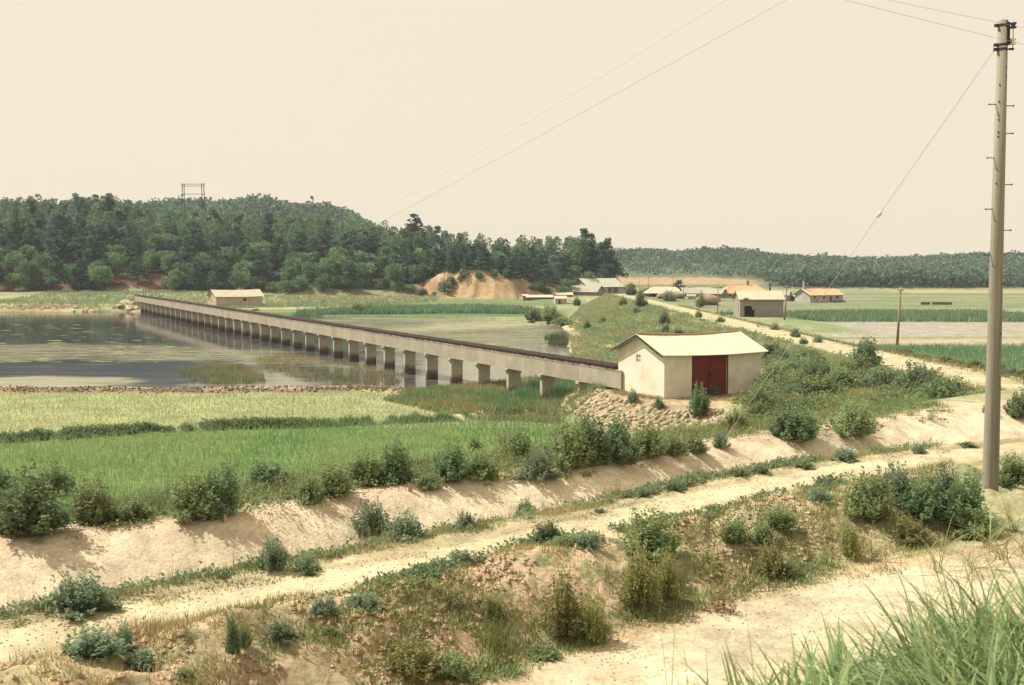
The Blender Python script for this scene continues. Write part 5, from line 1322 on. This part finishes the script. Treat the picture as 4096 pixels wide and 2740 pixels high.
# --- house with four openings, orange roof
p_ = P(3240, 1206, .7); kk = p_[1] / FPX
hh_ = gable_house('farmhouse', 'long whitish farmhouse with pale orange roof and three square windows', 'house', (*p_, .55), math.radians(25), 11.0, 6.2, 1.95, 1.4, M['pale_wall'], M['orange_tile'], ov=.45,
                  front=[(1.2, 1.9, .95, 1.5), (4.1, 4.9, .95, 1.5), (6.6, 7.2, 0, 1.45), (8.7, 9.5, .9, 1.45)], wave=.3, amp=.04, coarse=True)
for a, b, c_, d_ in ((1.2, 1.9, .95, 1.5), (4.1, 4.9, .95, 1.5), (8.7, 9.5, .9, 1.45)): window_in(hh_, a, b, c_, d_)
MB().box(6.62, 7.18, .05, .1, 0.02, 1.0).build('door', M['wood_dark'], hh_)
MB().box(.2, .6, 2.9, 3.3, 3.0, 5.4).build('chimney', M['pale_wall'], hh_)
MB().box(7.4, 11.2, -.9, -.3, 0, .3).build('stone_step', M['mud_wall'], hh_)
p_ = P(3152, 1200, .7)
gable_house('outhouse', 'small grey gabled outhouse left of the whitish farmhouse', 'house', (*p_, .5), math.radians(158), 5.5, 4.6, 1.6, 1.1, M['block_wall'], M['grey_sheet'], ov=.35, wave=.35, coarse=True, flip=True)
p_ = P(3178, 1199, .7)
gable_house('lean_to', 'low lean-to with cream roof against the farmhouse gable', 'shed', (*p_, .5), math.radians(12), 2.9, 2.6, .9, .5, M['mud_wall'], M['cream_sheet'], ov=.2, wave=.35, coarse=True)
# --- wide orange hip roofed house
p_ = P(2892, 1199, .9); kk = p_[1] / FPX
eh = gable_house('wide_house', 'wide grey house under a pale orange hipped roof behind the block shed', 'house', (*p_, .8), math.radians(4), 13.0, 7.2, 2.0, 1.9, M['pale_wall'], M['orange_tile'], ov=.5, front=[(1.7, 2.2, 1.0, 1.6)], wave=.3, amp=.04, coarse=True, hip=True)
window_in(eh, 1.7, 2.2, 1.0, 1.6)
MB().box(7.6, 8.1, 3.7, 4.2, 3.6, 5.2).build('chimney', M['mud_wall'], eh)
p_ = P(3092, 1199, .9); MB().box(-.25, .25, -.25, .25, 0, 4.9).build('tall_chimney', M['mud_wall'], None, loc=(p_[0], p_[1] + 4, .4), label='tall brown brick chimney stack behind the right end of the block shed roof', category='chimney')
p_ = P(2838, 1196, .9)
gable_house('gable_house', 'grey house showing its gable between haystack and orange hipped roof', 'house', (*p_, .8), math.radians(62), 7.0, 3.9, 1.9, 1.1, M['block_wall'], M['grey_sheet'], ov=.35, wave=.35, coarse=True) if False else None
gh = gable_house('gable_house', 'grey house showing its gable between haystack and orange hipped roof', 'house', (*P(2884, 1200, .9), .8), math.radians(150), 6.5, 4.6, 1.9, 1.2, M['block_wall'], M['grey_sheet'], ov=.35, wave=.35, coarse=True, flip=True)
# --- long cream roofed house and its grey continuation
p_ = P(2592, 1193, 1.0)
lh = gable_house('long_house', 'long low house with cream orange roof at the left of the village', 'house', (*p_, .9), math.radians(3), 10.2, 6.0, 1.75, 1.5, M['mud_wall'], M['cream_sheet'], ov=.6, front=[(1.0, 2.2, 0, 1.5)], wave=.35, coarse=True, hip=True)
gable_house('grey_house', 'house with grey green roof and small gable in the middle of the village', 'house', (*P(2736, 1194, 1.0), .9), math.radians(2), 6.2, 5.6, 1.7, 1.3, M['block_wall'], M['grey_sheet'], ov=.4, wave=.35, coarse=True)
gable_house('cross_gable_house', 'grey house with its gable turned to the front behind the right haystack', 'house', (*P(2832, 1194, 1.0), .9), math.radians(155), 4.0, 4.0, 2.0, 1.1, M['block_wall'], M['grey_sheet'], ov=.35, wave=.35, coarse=True, flip=True)
gable_house('small_barn', 'small barn with grey roof and gable facing right behind the left haystack', 'barn', (*P(2731, 1199, 1.0), .9), math.radians(165), 4.6, 3.6, 1.3, .9, M['block_wall'], M['grey_sheet'], ov=.3, wave=.35, coarse=True, flip=True)
gable_house('tiny_hut', 'tiny grey hut between the two haystacks', 'hut', (*P(2750, 1204, .9), .8), math.radians(4), 2.2, 2.2, 1.4, .45, M['pale_wall'], M['grey_sheet'], ov=.15, wave=.35, coarse=True)
# --- green roofed hall and the houses at the levee end
p_ = P(2352, 1172, 2.0)
ah = gable_house('village_hall', 'tall house with long pale green roof at the foot of the wooded hump', 'house', (*p_, 1.9), math.radians(33), 13.2, 8.0, 2.1, 2.3, M['pale_wall'], M['asbestos'], ov=.5, front=[(7.4, 9.0, .0, 1.8), (9.5, 11.5, 0, 1.8)], left=[(2.2, 2.9, 2.0 - .5, 2.0)], wave=.4, amp=.03, coarse=True)
MB().box(7.45, 8.95, .05, .1, .02, 1.78).build('door', M['mud_wall'], ah); MB().box(9.55, 11.45, .05, .1, .02, 1.78).build('door', M['mud_wall'], ah)
gable_house('grey_roof_house', 'low house with broad grey roof in front of the green roofed one', 'house', (*P(2385, 1176, 1.9), 1.7), math.radians(152), 9.5, 5.6, 1.0, 1.6, M['block_wall'], M['grey_sheet'], ov=.5, wave=.4, coarse=True, flip=True)
p_ = P(2108, 1209, .5)
sh = gable_house('rubble_barn', 'long low barn of dark rubble with flat cream roof by the pond meadow', 'barn', (*p_, .4), math.radians(1), 6.6, 4.5, 1.45, .5, M['mud_wall'], M['cream_sheet'], ov=.35, wave=.35, coarse=True)
gable_house('corner_hut', 'grey hut at the left end of the rubble barn', 'hut', (*P(2092, 1207, .5), .4), math.radians(0), 1.4, 3, 1.7, .35, M['block_wall'], M['cream_sheet'], ov=.15, wave=.35, coarse=True)
gable_house('little_hut', 'little hut with cream roof and dark door right of the rubble barn', 'hut', (*P(2222, 1214, .5), .4), math.radians(8), 2.9, 2.8, 1.4, .6, M['beige_wall'], M['cream_sheet'], ov=.25, front=[(.8, 1.3, 0, 1.1)], wave=.35, coarse=True)
gable_house('flat_barn', 'barn with wide cream roof behind the rubble barn and little hut', 'barn', (*P(2190, 1196, .8), .6), math.radians(2), 7.0, 4.5, 1.4, .6, M['mud_wall'], M['cream_sheet'], ov=.3, wave=.35, coarse=True)
# haystacks: thatched heaps over a dark base
def haystack(px0, px1, pyb, hm, label):
    p = P((px0 + px1) / 2, pyb, 1.0); k = p[1] / FPX; Wd = (px1 - px0) * k; t = thing('haystack', label, 'haystack', (p[0], p[1] + 1.5, gz(p[0], p[1] + 1.5) - .05))
    n, m = 40, 10; V = []
    for i in range(n):
        a = 2 * math.pi * i / n
        for j in range(m):
            f_ = j / (m - 1); r = (1 - f_ ** 2.6) * (1 + .07 * math.sin(5 * a + 2) + .04 * random.uniform(-1, 1)); V.append((math.copysign(abs(math.cos(a)) ** .7, math.cos(a)) * Wd / 2 * r, math.copysign(abs(math.sin(a)) ** .7, math.sin(a)) * 1.9 * r, hm * .3 + hm * .7 * f_ ** .9 + random.uniform(-.05, .05) * (1 - f_)))
    Qh = [(i * m + j, ((i + 1) % n) * m + j, ((i + 1) % n) * m + j + 1, i * m + j + 1) for i in range(n) for j in range(m - 1)]
    MB().add(V, Qh).build('thatch', M['straw'], t, smooth=True)
    b = MB(); pts = [(math.cos(2 * math.pi * i / 16) * Wd / 2 * .9, math.sin(2 * math.pi * i / 16) * 1.6) for i in range(16)]
    b.add([(x, y, 0) for x, y in pts] + [(x, y, hm * .42) for x, y in pts], [(i, (i + 1) % 16, (i + 1) % 16 + 16, i + 16) for i in range(16)]); b.build('mud_base', M['mud_wall'], t)
haystack(2628, 2745, 1201, 2.0, 'long low thatched heap at the left of the village behind a blue green bush')
haystack(2786, 2884, 1211, 2.9, 'tall rounded straw haystack right of the village centre')
shrub(1531, 688, 40, 26, 'spiky', 'blue green bush in front of the long thatched heap')
# low dark walls in the far field
p_ = P(3683, 1216, .5); k = p_[1] / FPX
for i, (a, b) in enumerate(((0, 36 * k), (46 * k, 124 * k))):
    t = thing('field_wall', ['short dark wall at the left of the pair in the far right field', 'long dark wall at the right of the pair in the far right field'][i], 'wall', (p_[0] + a, p_[1], gz(p_[0], p_[1])))
    MB().box(0, b - a, -.3, .3, -.1, .62).build('wall_body', M['mud_wall'], t); MB().box(-.05, b - a + .05, -.36, .36, .621, .7).build('coping', M['stone'], t)

# ------------------------------------------------------------------ stones
def stone_mesh(seed):
    r = np.random.default_rng(seed); t = (1 + 5 ** .5) / 2
    v = np.array([(-1, t, 0), (1, t, 0), (-1, -t, 0), (1, -t, 0), (0, -1, t), (0, 1, t), (0, -1, -t), (0, 1, -t), (t, 0, -1), (t, 0, 1), (-t, 0, -1), (-t, 0, 1)], float) / 1.9
    v *= r.uniform(.78, 1.18, (12, 1)); v *= np.array([1, .8, .72])
    f = np.array([(0, 11, 5), (0, 5, 1), (0, 1, 7), (0, 7, 10), (0, 10, 11), (1, 5, 9), (5, 11, 4), (11, 10, 2), (10, 7, 6), (7, 1, 8), (3, 9, 4), (3, 4, 2), (3, 2, 6), (3, 6, 8), (3, 8, 9), (4, 9, 5), (2, 4, 11), (6, 2, 10), (8, 6, 7), (9, 8, 1)])
    return mesh_from('stone', v, f, [M['stone']])
STM = [stone_mesh(i) for i in range(9)]
crest = [(5.3, 71.5), (5.4, 68.8), (6.2, 66.9), (7.6, 65.0), (9.6, 64.1), (11.6, 63.6)]
toe_ = [(3.4, 71.8), (3.5, 68.5), (4.4, 65.2), (6.6, 62.6), (9.2, 61.6), (11.8, 61.6)]
sw = thing('stone_wall', 'sloping dry stone retaining wall below the white shed', 'stone wall', (8, 66, .3))
cnt = 0; lenw = 0
def lerp_line(l, t): l = np.array(l); s = np.linspace(0, 1, len(l)); return np.array([np.interp(t, s, l[:, 0]), np.interp(t, s, l[:, 1])])
nrow, ncol = 11, 27
for j in range(nrow):
    for i in range(ncol):
        tt = (i + .5 * (j % 2) + random.uniform(-.25, .25)) / ncol; ff = (j + random.uniform(-.2, .2)) / nrow
        lim = 1.0 if tt < .45 else 1.0 - (tt - .45) * .75
        if ff > lim or tt > 1: continue
        a, b = lerp_line(toe_, tt), lerp_line(crest, tt); p = a + (b - a) * ff
        z = .35 + (2.1 - .35) * ff
        zt = gz(p[0], p[1]); z = max(z, zt) - .02
        s_ = random.choice([.15, .2, .24, .3]) * random.uniform(.85, 1.2) * (1.15 if ff < .3 else .9)
        link('stone', random.choice(STM), sw, (p[0] - 8, p[1] - 66, z - .3), (random.uniform(-.6, .6), random.uniform(-.6, .6), random.uniform(0, 6.28)), (s_ * random.uniform(.9, 1.4), s_, s_ * random.uniform(.85, 1.15))); cnt += 1
fillv = []; 
for i in range(31):
    for j in range(8):
        a, b = lerp_line(toe_, i / 30), lerp_line(crest, i / 30); ff = j / 7; p = a + (b - a) * ff; fillv.append((p[0] - 8, p[1] - 66, .30 + 1.72 * ff - .3 - .12))
link('rubble_core', mesh_from('rubble_core', np.array(fillv), grid_faces(31, 8), [M['mud_wall']], smooth=True), sw)
def rock(px, py, z, s, label, group=None, flat=.7):
    p = P(px, py, z); zz = gz(p[0], p[1]); return link('rock', random.choice(STM), None, (p[0], p[1], max(zz, -.05) + s * .15), (random.uniform(-.3, .3), random.uniform(-.3, .3), random.uniform(0, 6.28)), (s * random.uniform(1, 1.5), s, s * flat), label=label, category='rock', group=group)
rock(2262, 1648, .5, .28, 'single pale boulder on the pale bund left of the stone wall')
for i, (px, py, s_) in enumerate(((488, 1242, 1.3), (505, 1236, 1.5), (522, 1243, 1.4), (536, 1238, 1.2), (548, 1243, 1.1), (515, 1228, 1.0))):
    rock(px, py, .2, s_, 'big rock of the heap at the water edge under the far end of the aqueduct', 'rock heap under the far end of the aqueduct')
for i in range(46):
    px = random.uniform(0, 465); py = random.choice([1214, 1216, 1233, 1246]) + random.uniform(-2, 2); rock(px, py, .6 if py < 1240 else .1, random.uniform(.35, .8) * (1.4 if py > 1240 and px < 120 else 1), 'rough stone in the broken rows along the left far shore', 'stones in rows along the left far shore', .55)
rock(963, 1222, .4, .9, 'white boulder in front of the far shed wall'); rock(1022, 1246, .1, 1.0, 'pale flat rock on the far shore right of the far shed', None, .4)
for i, px in enumerate((372, 392, 455)): rock(px, 1168, 2.0, .9, 'pale rock at the foot of the wood above the left shore', 'pale rocks at the foot of the wood', .5)
# mud clods topping the bund
a = np.array(bund1); n = 2600; s = rng.uniform(.08, .99, n); t_ = np.linspace(0, 1, len(a))
bx_ = np.interp(s, t_, a[:, 0]) + rng.normal(0, .15, n); by_ = np.interp(s, t_, a[:, 1]) - .25 + rng.normal(0, .26, n)
m = np.abs(bx_) < 46; bx_, by_ = bx_[m], by_[m]; n = len(bx_); z = gzs(bx_, by_); sz = rng.uniform(.04, .12, n)
oc = np.array([(1, 0, 0), (0, 1, 0), (-1, 0, 0), (0, -1, 0), (0, 0, .8), (0, 0, -.8)], float)
Vc = oc[None] * sz[:, None, None] * rng.uniform(.6, 1.4, (n, 6, 1)) + np.stack([bx_, by_, z + sz * .2], 1)[:, None]
Fc = np.array([(0, 1, 4), (1, 2, 4), (2, 3, 4), (3, 0, 4), (1, 0, 5), (2, 1, 5), (3, 2, 5), (0, 3, 5)]); Fc = (Fc[None] + 6 * np.arange(n)[:, None, None]).reshape(-1, 3)
stuff('bund_clods', [(Vc.reshape(-1, 3), Fc, np.repeat(colr(np.array([.17, .14, .10]), n, .3, C['soil'] * .8, (rng.random(n) < .25) * 1.), 6, axis=0))], M['ground'], label='turned mud clods along the bund between pond and paddy')
# bent dark plate near the wall
p_ = P(2335, 1654, .5); t = thing('bent_plate', 'dark bent scrap plate lying by the bund left of the stone wall', 'scrap', (p_[0], p_[1], gz(*p_)))
mb = MB(); mb.hexa([(-.22, -.06, 0), (-.12, -.06, 0), (-.12, .1, 0), (-.22, .1, 0), (-.06, -.06, .36), (.02, -.06, .36), (.02, .1, .36), (-.06, .1, .36)]); mb.build('plate', M['metal_dark'], t)
mb = MB(); mb.hexa([(.14, -.08, 0), (.27, -.08, .04), (.27, .14, .04), (.14, .14, 0), (.0, -.08, .36), (.12, -.08, .40), (.12, .14, .40), (.0, .14, .36)]); mb.build('plate', M['metal_dark'], t)
link('stone_weight', STM[2], t, (-.3, -.1, .04), None, (.16, .1, .07))

# ------------------------------------------------------------------ poles, wires, stakes, tower
POLE = PY(3962, 1925, 20.5)
POLE.z = gz(POLE.x, POLE.y) - .05
topz = CAMZ + ray(4008, 82).z / ray(4008, 82).y * 20.5
H = topz - POLE.z
up = thing('utility_pole', 'tall round concrete utility pole with step bolts at the right', 'utility pole', POLE)
mb = MB(); mb.tube([(0, 0, -.8), (0, 0, 0), (0, 0, H * .5), (0, 0, H)], [.145, .141, .113, .084], 28); mb.build('pole_shaft', M['pole'], up, smooth=True)
def zpx(py): return CAMZ + ray(3990, py).z / ray(3990, py).y * 20.5 - POLE.z
def rad(z): return .141 + (.084 - .141) * z / H
bolt = MB(); bolt.tube([(0, 0, 0), (.125, 0, 0)], .009, 6); bolt.tube([(.125, 0, 0), (.137, 0, 0)], .018, 6); bm_ = bolt.mesh('step_bolt', M['metal_dark'])
for py, sd_ in ((418, -1), (424, 1), (534, 1), (632, -1), (739, 1), (837, -1), (921, 1), (1020, -1), (1120, 1), (1250, -1), (1380, 1)):
    z = zpx(py)
    if py > 1040: continue
    link('step_bolt', bm_, up, (sd_ * (rad(z) - .01), -.02, z), (0, 0, 0 if sd_ > 0 else math.pi))
hole = MB(); hole.tube([(0, 0, 0), (0, -.012, 0)], .014, 6); hm = hole.mesh('bolt_hole', M['dark'])
for py, dx in ((272, .05), (305, .05), (342, -.06), (408, -.065), (480, -.065), (530, -.065), (548, -.065), (735, -.075), (1136, .07), (1334, .07), (1510, .07), (1540, .07)):
    z = zpx(py); r = rad(z); dx = max(-r * .8, min(r * .8, dx)); link('bolt_hole', hm, up, (dx, -math.sqrt(r * r - dx * dx) + .002, z))
for py in (102, 180, 198):
    z = zpx(py); r = rad(z) + .006; mb = MB(); mb.tube([(0, 0, z - .022), (0, 0, z + .022)], r, 20); mb.box(-r - .055, -r + .01, -.03, .03, z - .025, z + .025); mb.build('clamp_band', M['metal_dark'], up)
zr0, zr1 = zpx(90), zpx(182); rr = rad(zr0)
mb = MB(); mb.box(rr * .55, rr * .75, -.09, -.075, zr1, zr0); mb.box(rr + .0, rr + .025, -.05, -.02, zr1, zr0); mb.build('rack_bar', M['metal_dark'], up)
mb = MB(); mb.tube([(rr + .085, -.03, zpx(205)), (rr + .085, -.03, zpx(92))], .007, 6)
mb.box(rr + .02, rr + .10, -.06, 0, zpx(201), zpx(194)); mb.box(rr + .02, rr + .11, -.05, -.01, zpx(172), zpx(168)); mb.build('insulator_rod', M['metal_dark'], up)
def spool(z, mat, nm='insulator'):
    prof = [(-.05, .02), (-.05, .052), (-.028, .056), (-.012, .036), (.012, .036), (.028, .056), (.05, .052), (.05, .02)]
    V_ = []; k = 12
    for dz, r in prof:
        for j in range(k): a = 2 * math.pi * j / k; V_.append((rr + .085 + math.cos(a) * r, -.03 + math.sin(a) * r, z + dz))
    MB().add(V_, [(i * k + j, i * k + (j + 1) % k, (i + 1) * k + (j + 1) % k, (i + 1) * k + j) for i in range(7) for j in range(k)]).build(nm, mat, up, smooth=True)
spool(zpx(103), M['porcelain_blue']); spool(zpx(168), M['porcelain'])
def wire(name, pts, r, label, cat='wire', group=None, k=5):
    mb = MB(); o = mb.tube([Vector(p) for p in pts], r, k, cap=False).build(name, M['wire']); o['label'] = label; o['category'] = cat
    if group: o['group'] = group
    return o
def sagline(a, b, sag, n=24): a, b = Vector(a), Vector(b); return [a.lerp(b, i / n) - Vector((0, 0, sag * 4 * (i / n) * (1 - i / n))) for i in range(n + 1)]
T1 = POLE + Vector((rr + .08, -.03, zpx(103))); T2 = POLE + Vector((rr + .08, -.03, zpx(168)))
dW = Vector((-3.62, -2.95, .35))
wire('power_line', sagline(T1, T1 + Vector((-3.3, -1.9, .28)) * 7, .35) , .0035, 'upper bare wire running from the concrete pole out of the top of the picture')
wire('power_line', sagline(T2, T2 + Vector((-3.62, -2.6, .28)) * 7, .35), .0035, 'lower bare wire running from the concrete pole out of the top of the picture')
wire('power_line', sagline(T1, T1 + Vector((22, 14, .2)), .3), .0035, 'short upper wire leaving the pole to the right border')
wire('power_line', sagline(T2, T2 + Vector((22, 14, .2)), .3), .0035, 'short lower wire leaving the pole to the right border')
GA = hit(2880, 1768); GT = POLE + Vector((-rad(zpx(198)) - .05, 0, zpx(200)))
gy_ = thing('guy_wire', 'slanting stay wire with egg insulator from the pole down to the canal rim', 'guy wire', GA)
gp = [Vector((0, 0, -.1)), GT - GA]
di = (GT - GA); ti = .5
def _pxof(p): 
    w_ = cam.matrix_world if False else None
    v = p - Vector((0, 0, CAMZ)); f_ = v.y * _ct - v.z * _st
    return 2048 + v.x / f_ * FPX
pm = min((di * (k_ / 200) for k_ in range(200)), key=lambda q_: abs(_pxof(GA + q_) - 3515))
MB().tube([gp[0], pm - di.normalized() * .05], .005, 5).build('lower_stay', M['wire'], gy_)
MB().tube([pm + di.normalized() * .05, gp[1]], .005, 5).build('upper_stay', M['wire'], gy_)
e = []; dn = di.normalized()
mb = MB(); mb.tube([pm - dn * .09, pm - dn * .06, pm, pm + dn * .06, pm + dn * .09], [.012, .036, .046, .036, .012], 10); mb.build('egg_insulator', M['porcelain'], gy_, smooth=True)
mb = MB(); mb.tube([dn * .3, dn * 1.2], .012, 5); mb.build('turnbuckle', M['metal_dark'], gy_)
# distant pair of wires crossing the sky
def ptpx(px, py, y): return PY(px, py, y)
far_end = Vector((fs.location.x + 4, fs.location.y + 2.8, 4.4))
wire('power_line', sagline(ptpx(4650, -835, 13), far_end, .9, 40), .006, 'lower of the two faint wires crossing the sky from the top to the far left')
wire('power_line', sagline(ptpx(4500, -985, 13), far_end + Vector((-.3, 0, .25)), .9, 40), .0035, 'upper fainter wire of the two crossing the sky to the far left')
def wood_pole(px, pyt, pyb, z, label, r=.11, arm=False, lean=0.0, group=None, mat='wood'):
    p = P(px, pyb, z); zz = gz(*p); d = PY(px, pyt, p[1]); h_ = d.z - zz
    t = thing('wooden_pole', label, 'pole', (p[0], p[1], zz), 0, group)
    MB().tube([(0, 0, -.3), (lean * h_, 0, h_)], [r, r * .65], 10).build('pole_shaft', M[mat], t, smooth=True)
    if arm: MB().box(lean * h_ - .35, lean * h_ + .35, -.05, .05, h_ - .35, h_ - .25).build('cross_arm', M['wood_dark'], t)
    mb = MB(); mb.tube([(lean * h_, 0, h_), (lean * h_, 0, h_ + .12)], .035, 6); mb.build('pin_insulator', M['porcelain'], t)
    return t
wood_pole(3588, 1150, 1368, 1.0, 'leaning wooden pole alone in the fields right of the levee track', .17, True, .045)
wood_pole(3138, 1142, 1276, 1.6, 'wooden pole at the right corner of the grey block shed', .17, True, .055)
wood_pole(2871, 1126, 1238, 2.2, 'thin pole standing right of the tall haystack', .09)
wood_pole(2733, 1130, 1204, 1.0, 'thin pole between the thatched heap and the tiny hut', .10)
wood_pole(2642, 1135, 1190, 1.0, 'short thin pole in front of the long cream roof', .10)
wood_pole(2693, 1045, 1165, 1.2, 'tall faint pole behind the long cream roof', .10)
wood_pole(2593, 1060, 1165, 1.2, 'tall faint pole left behind the long cream roof', .10)
wood_pole(2556, 1096, 1178, 1.2, 'thin pole at the end of the levee track', .08)
wood_pole(2434, 1085, 1155, 2.6, 'pole in front of the long pale green roof', .10)
def cut_log(px, py, hpx, label):
    p = hit(px, py); k = p.y / FPX; t = thing('wooden_stake', label, 'stake', (p.x, p.y, p.z - .05), random.uniform(0, 1))
    h_ = hpx * k; mb = MB(); mb.hexa([(-.035, -.03, -.1), (.035, -.03, -.1), (.035, .03, -.1), (-.035, .03, -.1), (-.03, -.028, h_), (.03, -.028, h_ - .015), (.03, .028, h_ - .01), (-.03, .028, h_ + .01)]); mb.build('stake_post', M['wood'], t)
cut_log(900, 2088, 46, 'short pale wooden stake under the big round bush at the left')
cut_log(1640, 1965, 44, 'short wooden stake in the rim row left of centre')
cut_log(2246, 1882, 36, 'short wooden stake on the rim under the tall dark bushes')
cut_log(2746, 1822, 26, 'short wooden stake at the right end of the rim row')
cut_log(2410, 2165 + 0, 34, 'thin broken stick standing beside the path near the tall green shrub')
# timber portal on the hill
t0 = PY(735, 1070, 452); tz = gz(t0.x, t0.y); k = 452 / FPX; ht = CAMZ + (1070 - 737) * k - tz; wtw = 84 * k
tw_ = thing('timber_portal', 'tall open timber portal mast rising above the pines on the hill', 'mast', (t0.x, t0.y, tz))
for i, (a, b) in enumerate(((-.9, .1), (.5, .75), (wtw - .2, wtw - .7), (wtw + .9, wtw + .1))):
    MB().tube([(a, 0, -1), (b, 0, ht)], [.19, .14], 6).build('mast_post', M['wood_dark'], tw_)
for z in (ht - .25, ht - 1.0, ht - 4.1, ht - 7.0): MB().box(-.6, wtw + .6, -.09, .09, z - .09, z + .09).build('cross_beam', M['wood_dark'], tw_)

# ------------------------------------------------------------------ foreground grass on the hillside
def fg_blade(root, ang, L_, w, lean, curve_, n=9):
    pts = []; a = lean; p = np.array(root, float); d = L_ / (n - 1)
    for i in range(n):
        pts.append(p.copy()); p = p + d * np.array([math.cos(ang) * math.sin(a), math.sin(ang) * math.sin(a), math.cos(a)]); a += curve_ / n
    side = np.array([-math.sin(ang), math.cos(ang), 0]); side = side + .5 * np.array([rng.normal(), rng.normal(), 0]); side /= np.linalg.norm(side)
    V = []
    for i, q in enumerate(pts):
        t = i / (n - 1); ww = w * (min(1, .55 + t * 1.8)) * (1 - t ** 2.2) + .0004; V += [q - side * ww, q + side * ww]
    Qf = [(2 * i, 2 * i + 1, 2 * i + 3, 2 * i + 2) for i in range(n - 1)]
    return np.array(V), np.array(Qf)
def fg_group(name, specs, label):
    P_ = []
    for (x, y, k, L0_, L1_, w, ln0, ln1, cv, col, alt, a0, a1) in specs:
        z = gz(x, y)
        for i in range(k):
            ang = rng.uniform(a0, a1); V, Qf = fg_blade((x + rng.normal(0, .05), y + rng.normal(0, .05), z - .02), ang, rng.uniform(L0_, L1_), w * rng.uniform(.6, 1.3), rng.uniform(ln0, ln1), cv * rng.uniform(.4, 1.5))
            c = colr(col, 1, .25, alt, np.array([rng.random()])); P_.append((V, Qf, np.repeat(c, len(V), axis=0)))
    return stuff(name, P_, M['grass'], label=label)
specs = []
GA_, GB_ = (.20, .37, .16), (.38, .46, .20)
for i in range(60):                       # broad bladed green tufts, lower middle right
    y = rng.uniform(4.0, 5.0); px = rng.uniform(2850, 3480); x = (px - 2048) / FPX * y
    specs.append((x, y, 8, .22, .55, .011, .0, .55, 1.1, GA_, GB_, 0, 6.28))
for i in range(260):                       # dense mass at the right border
    y = rng.uniform(3.6, 5.0); px = 3330 + 1070 * rng.random() ** .7; x = (px - 2048) / FPX * y
    hh = .30 + .38 * float(np.clip((px - 3300) / 700, 0, 1)); specs.append((x, y, 16, hh * .5, hh * 1.15, .009, .05, .75, 1.3, (.17, .33, .15), (.38, .44, .20), 0, 6.28))
fg_group('foreground_grass', specs, 'broad green grass blades close to the camera at the lower right')
specs = []
for i in range(16):                       # blue green tussock leaning left
    y = rng.uniform(3.7, 4.6); px = rng.uniform(3850, 4350); x = (px - 2048) / FPX * y
    specs.append((x, y, 24, .35, .75, .0045, .6, 1.2, .9, (.09, .18, .12), (.25, .35, .24), math.pi * .8, math.pi * 1.25))
for i in range(14):                       # tall thin seed stems arching
    y = rng.uniform(4.4, 6.4); px = rng.uniform(3550, 4250); x = (px - 2048) / FPX * y
    specs.append((x, y, 4, .7, 1.15, .0022, .05, .4, 1.3, (.21, .22, .10), (.30, .25, .13), 0, 6.28))
for i in range(9):
    y = rng.uniform(4.2, 5.0); px = rng.uniform(2380, 3100); x = (px - 2048) / FPX * y
    specs.append((x, y, 4, .5, .9, .0022, .0, .35, .8, (.13, .18, .09), (.22, .22, .11), 0, 6.28))
fg_group('tussock_grass', specs, 'blue green tussock and thin seed stems bending at the lower right border')
# arching plumes on the far road edge near the pole
specs = []
for (px, py) in ((3890, 2270), (4010, 2240), (4080, 2210), (3760, 2290), (3950, 2190), (4060, 2120)):
    p = hit(px, py)
    specs.append((p.x, p.y, 18, .8, 1.3, .008, .25, .8, 2.2, (.20, .22, .10), (.27, .25, .12), 0, 6.28))
specs.append((hit(3520, 2240).x, hit(3520, 2240).y, 12, .3, .6, .008, .2, .7, 1.6, (.2, .2, .1), G_DRY, 0, 6.28))
fg_group('arching_grass', specs, 'tall arching yellow green grass at the road edge in front of the pole')

# ------------------------------------------------------------------ summer haze
hz_m = bpy.data.materials.new('summer_haze'); hz_m.use_nodes = True; nt = hz_m.node_tree; nt.nodes.clear()
o_ = nt.nodes.new('ShaderNodeOutputMaterial'); v_ = nt.nodes.new('ShaderNodeVolumePrincipled')
v_.inputs['Color'].default_value = (.80, .86, 1.0, 1); v_.inputs['Density'].default_value = .00017
nt.links.new(v_.outputs[0], o_.inputs['Volume'])
hb = MB(); hb.box(-1500, 1500, -200, 1600, -2.6, 75).build('haze', hz_m, None, kind='stuff', label='pale summer haze over the valley')
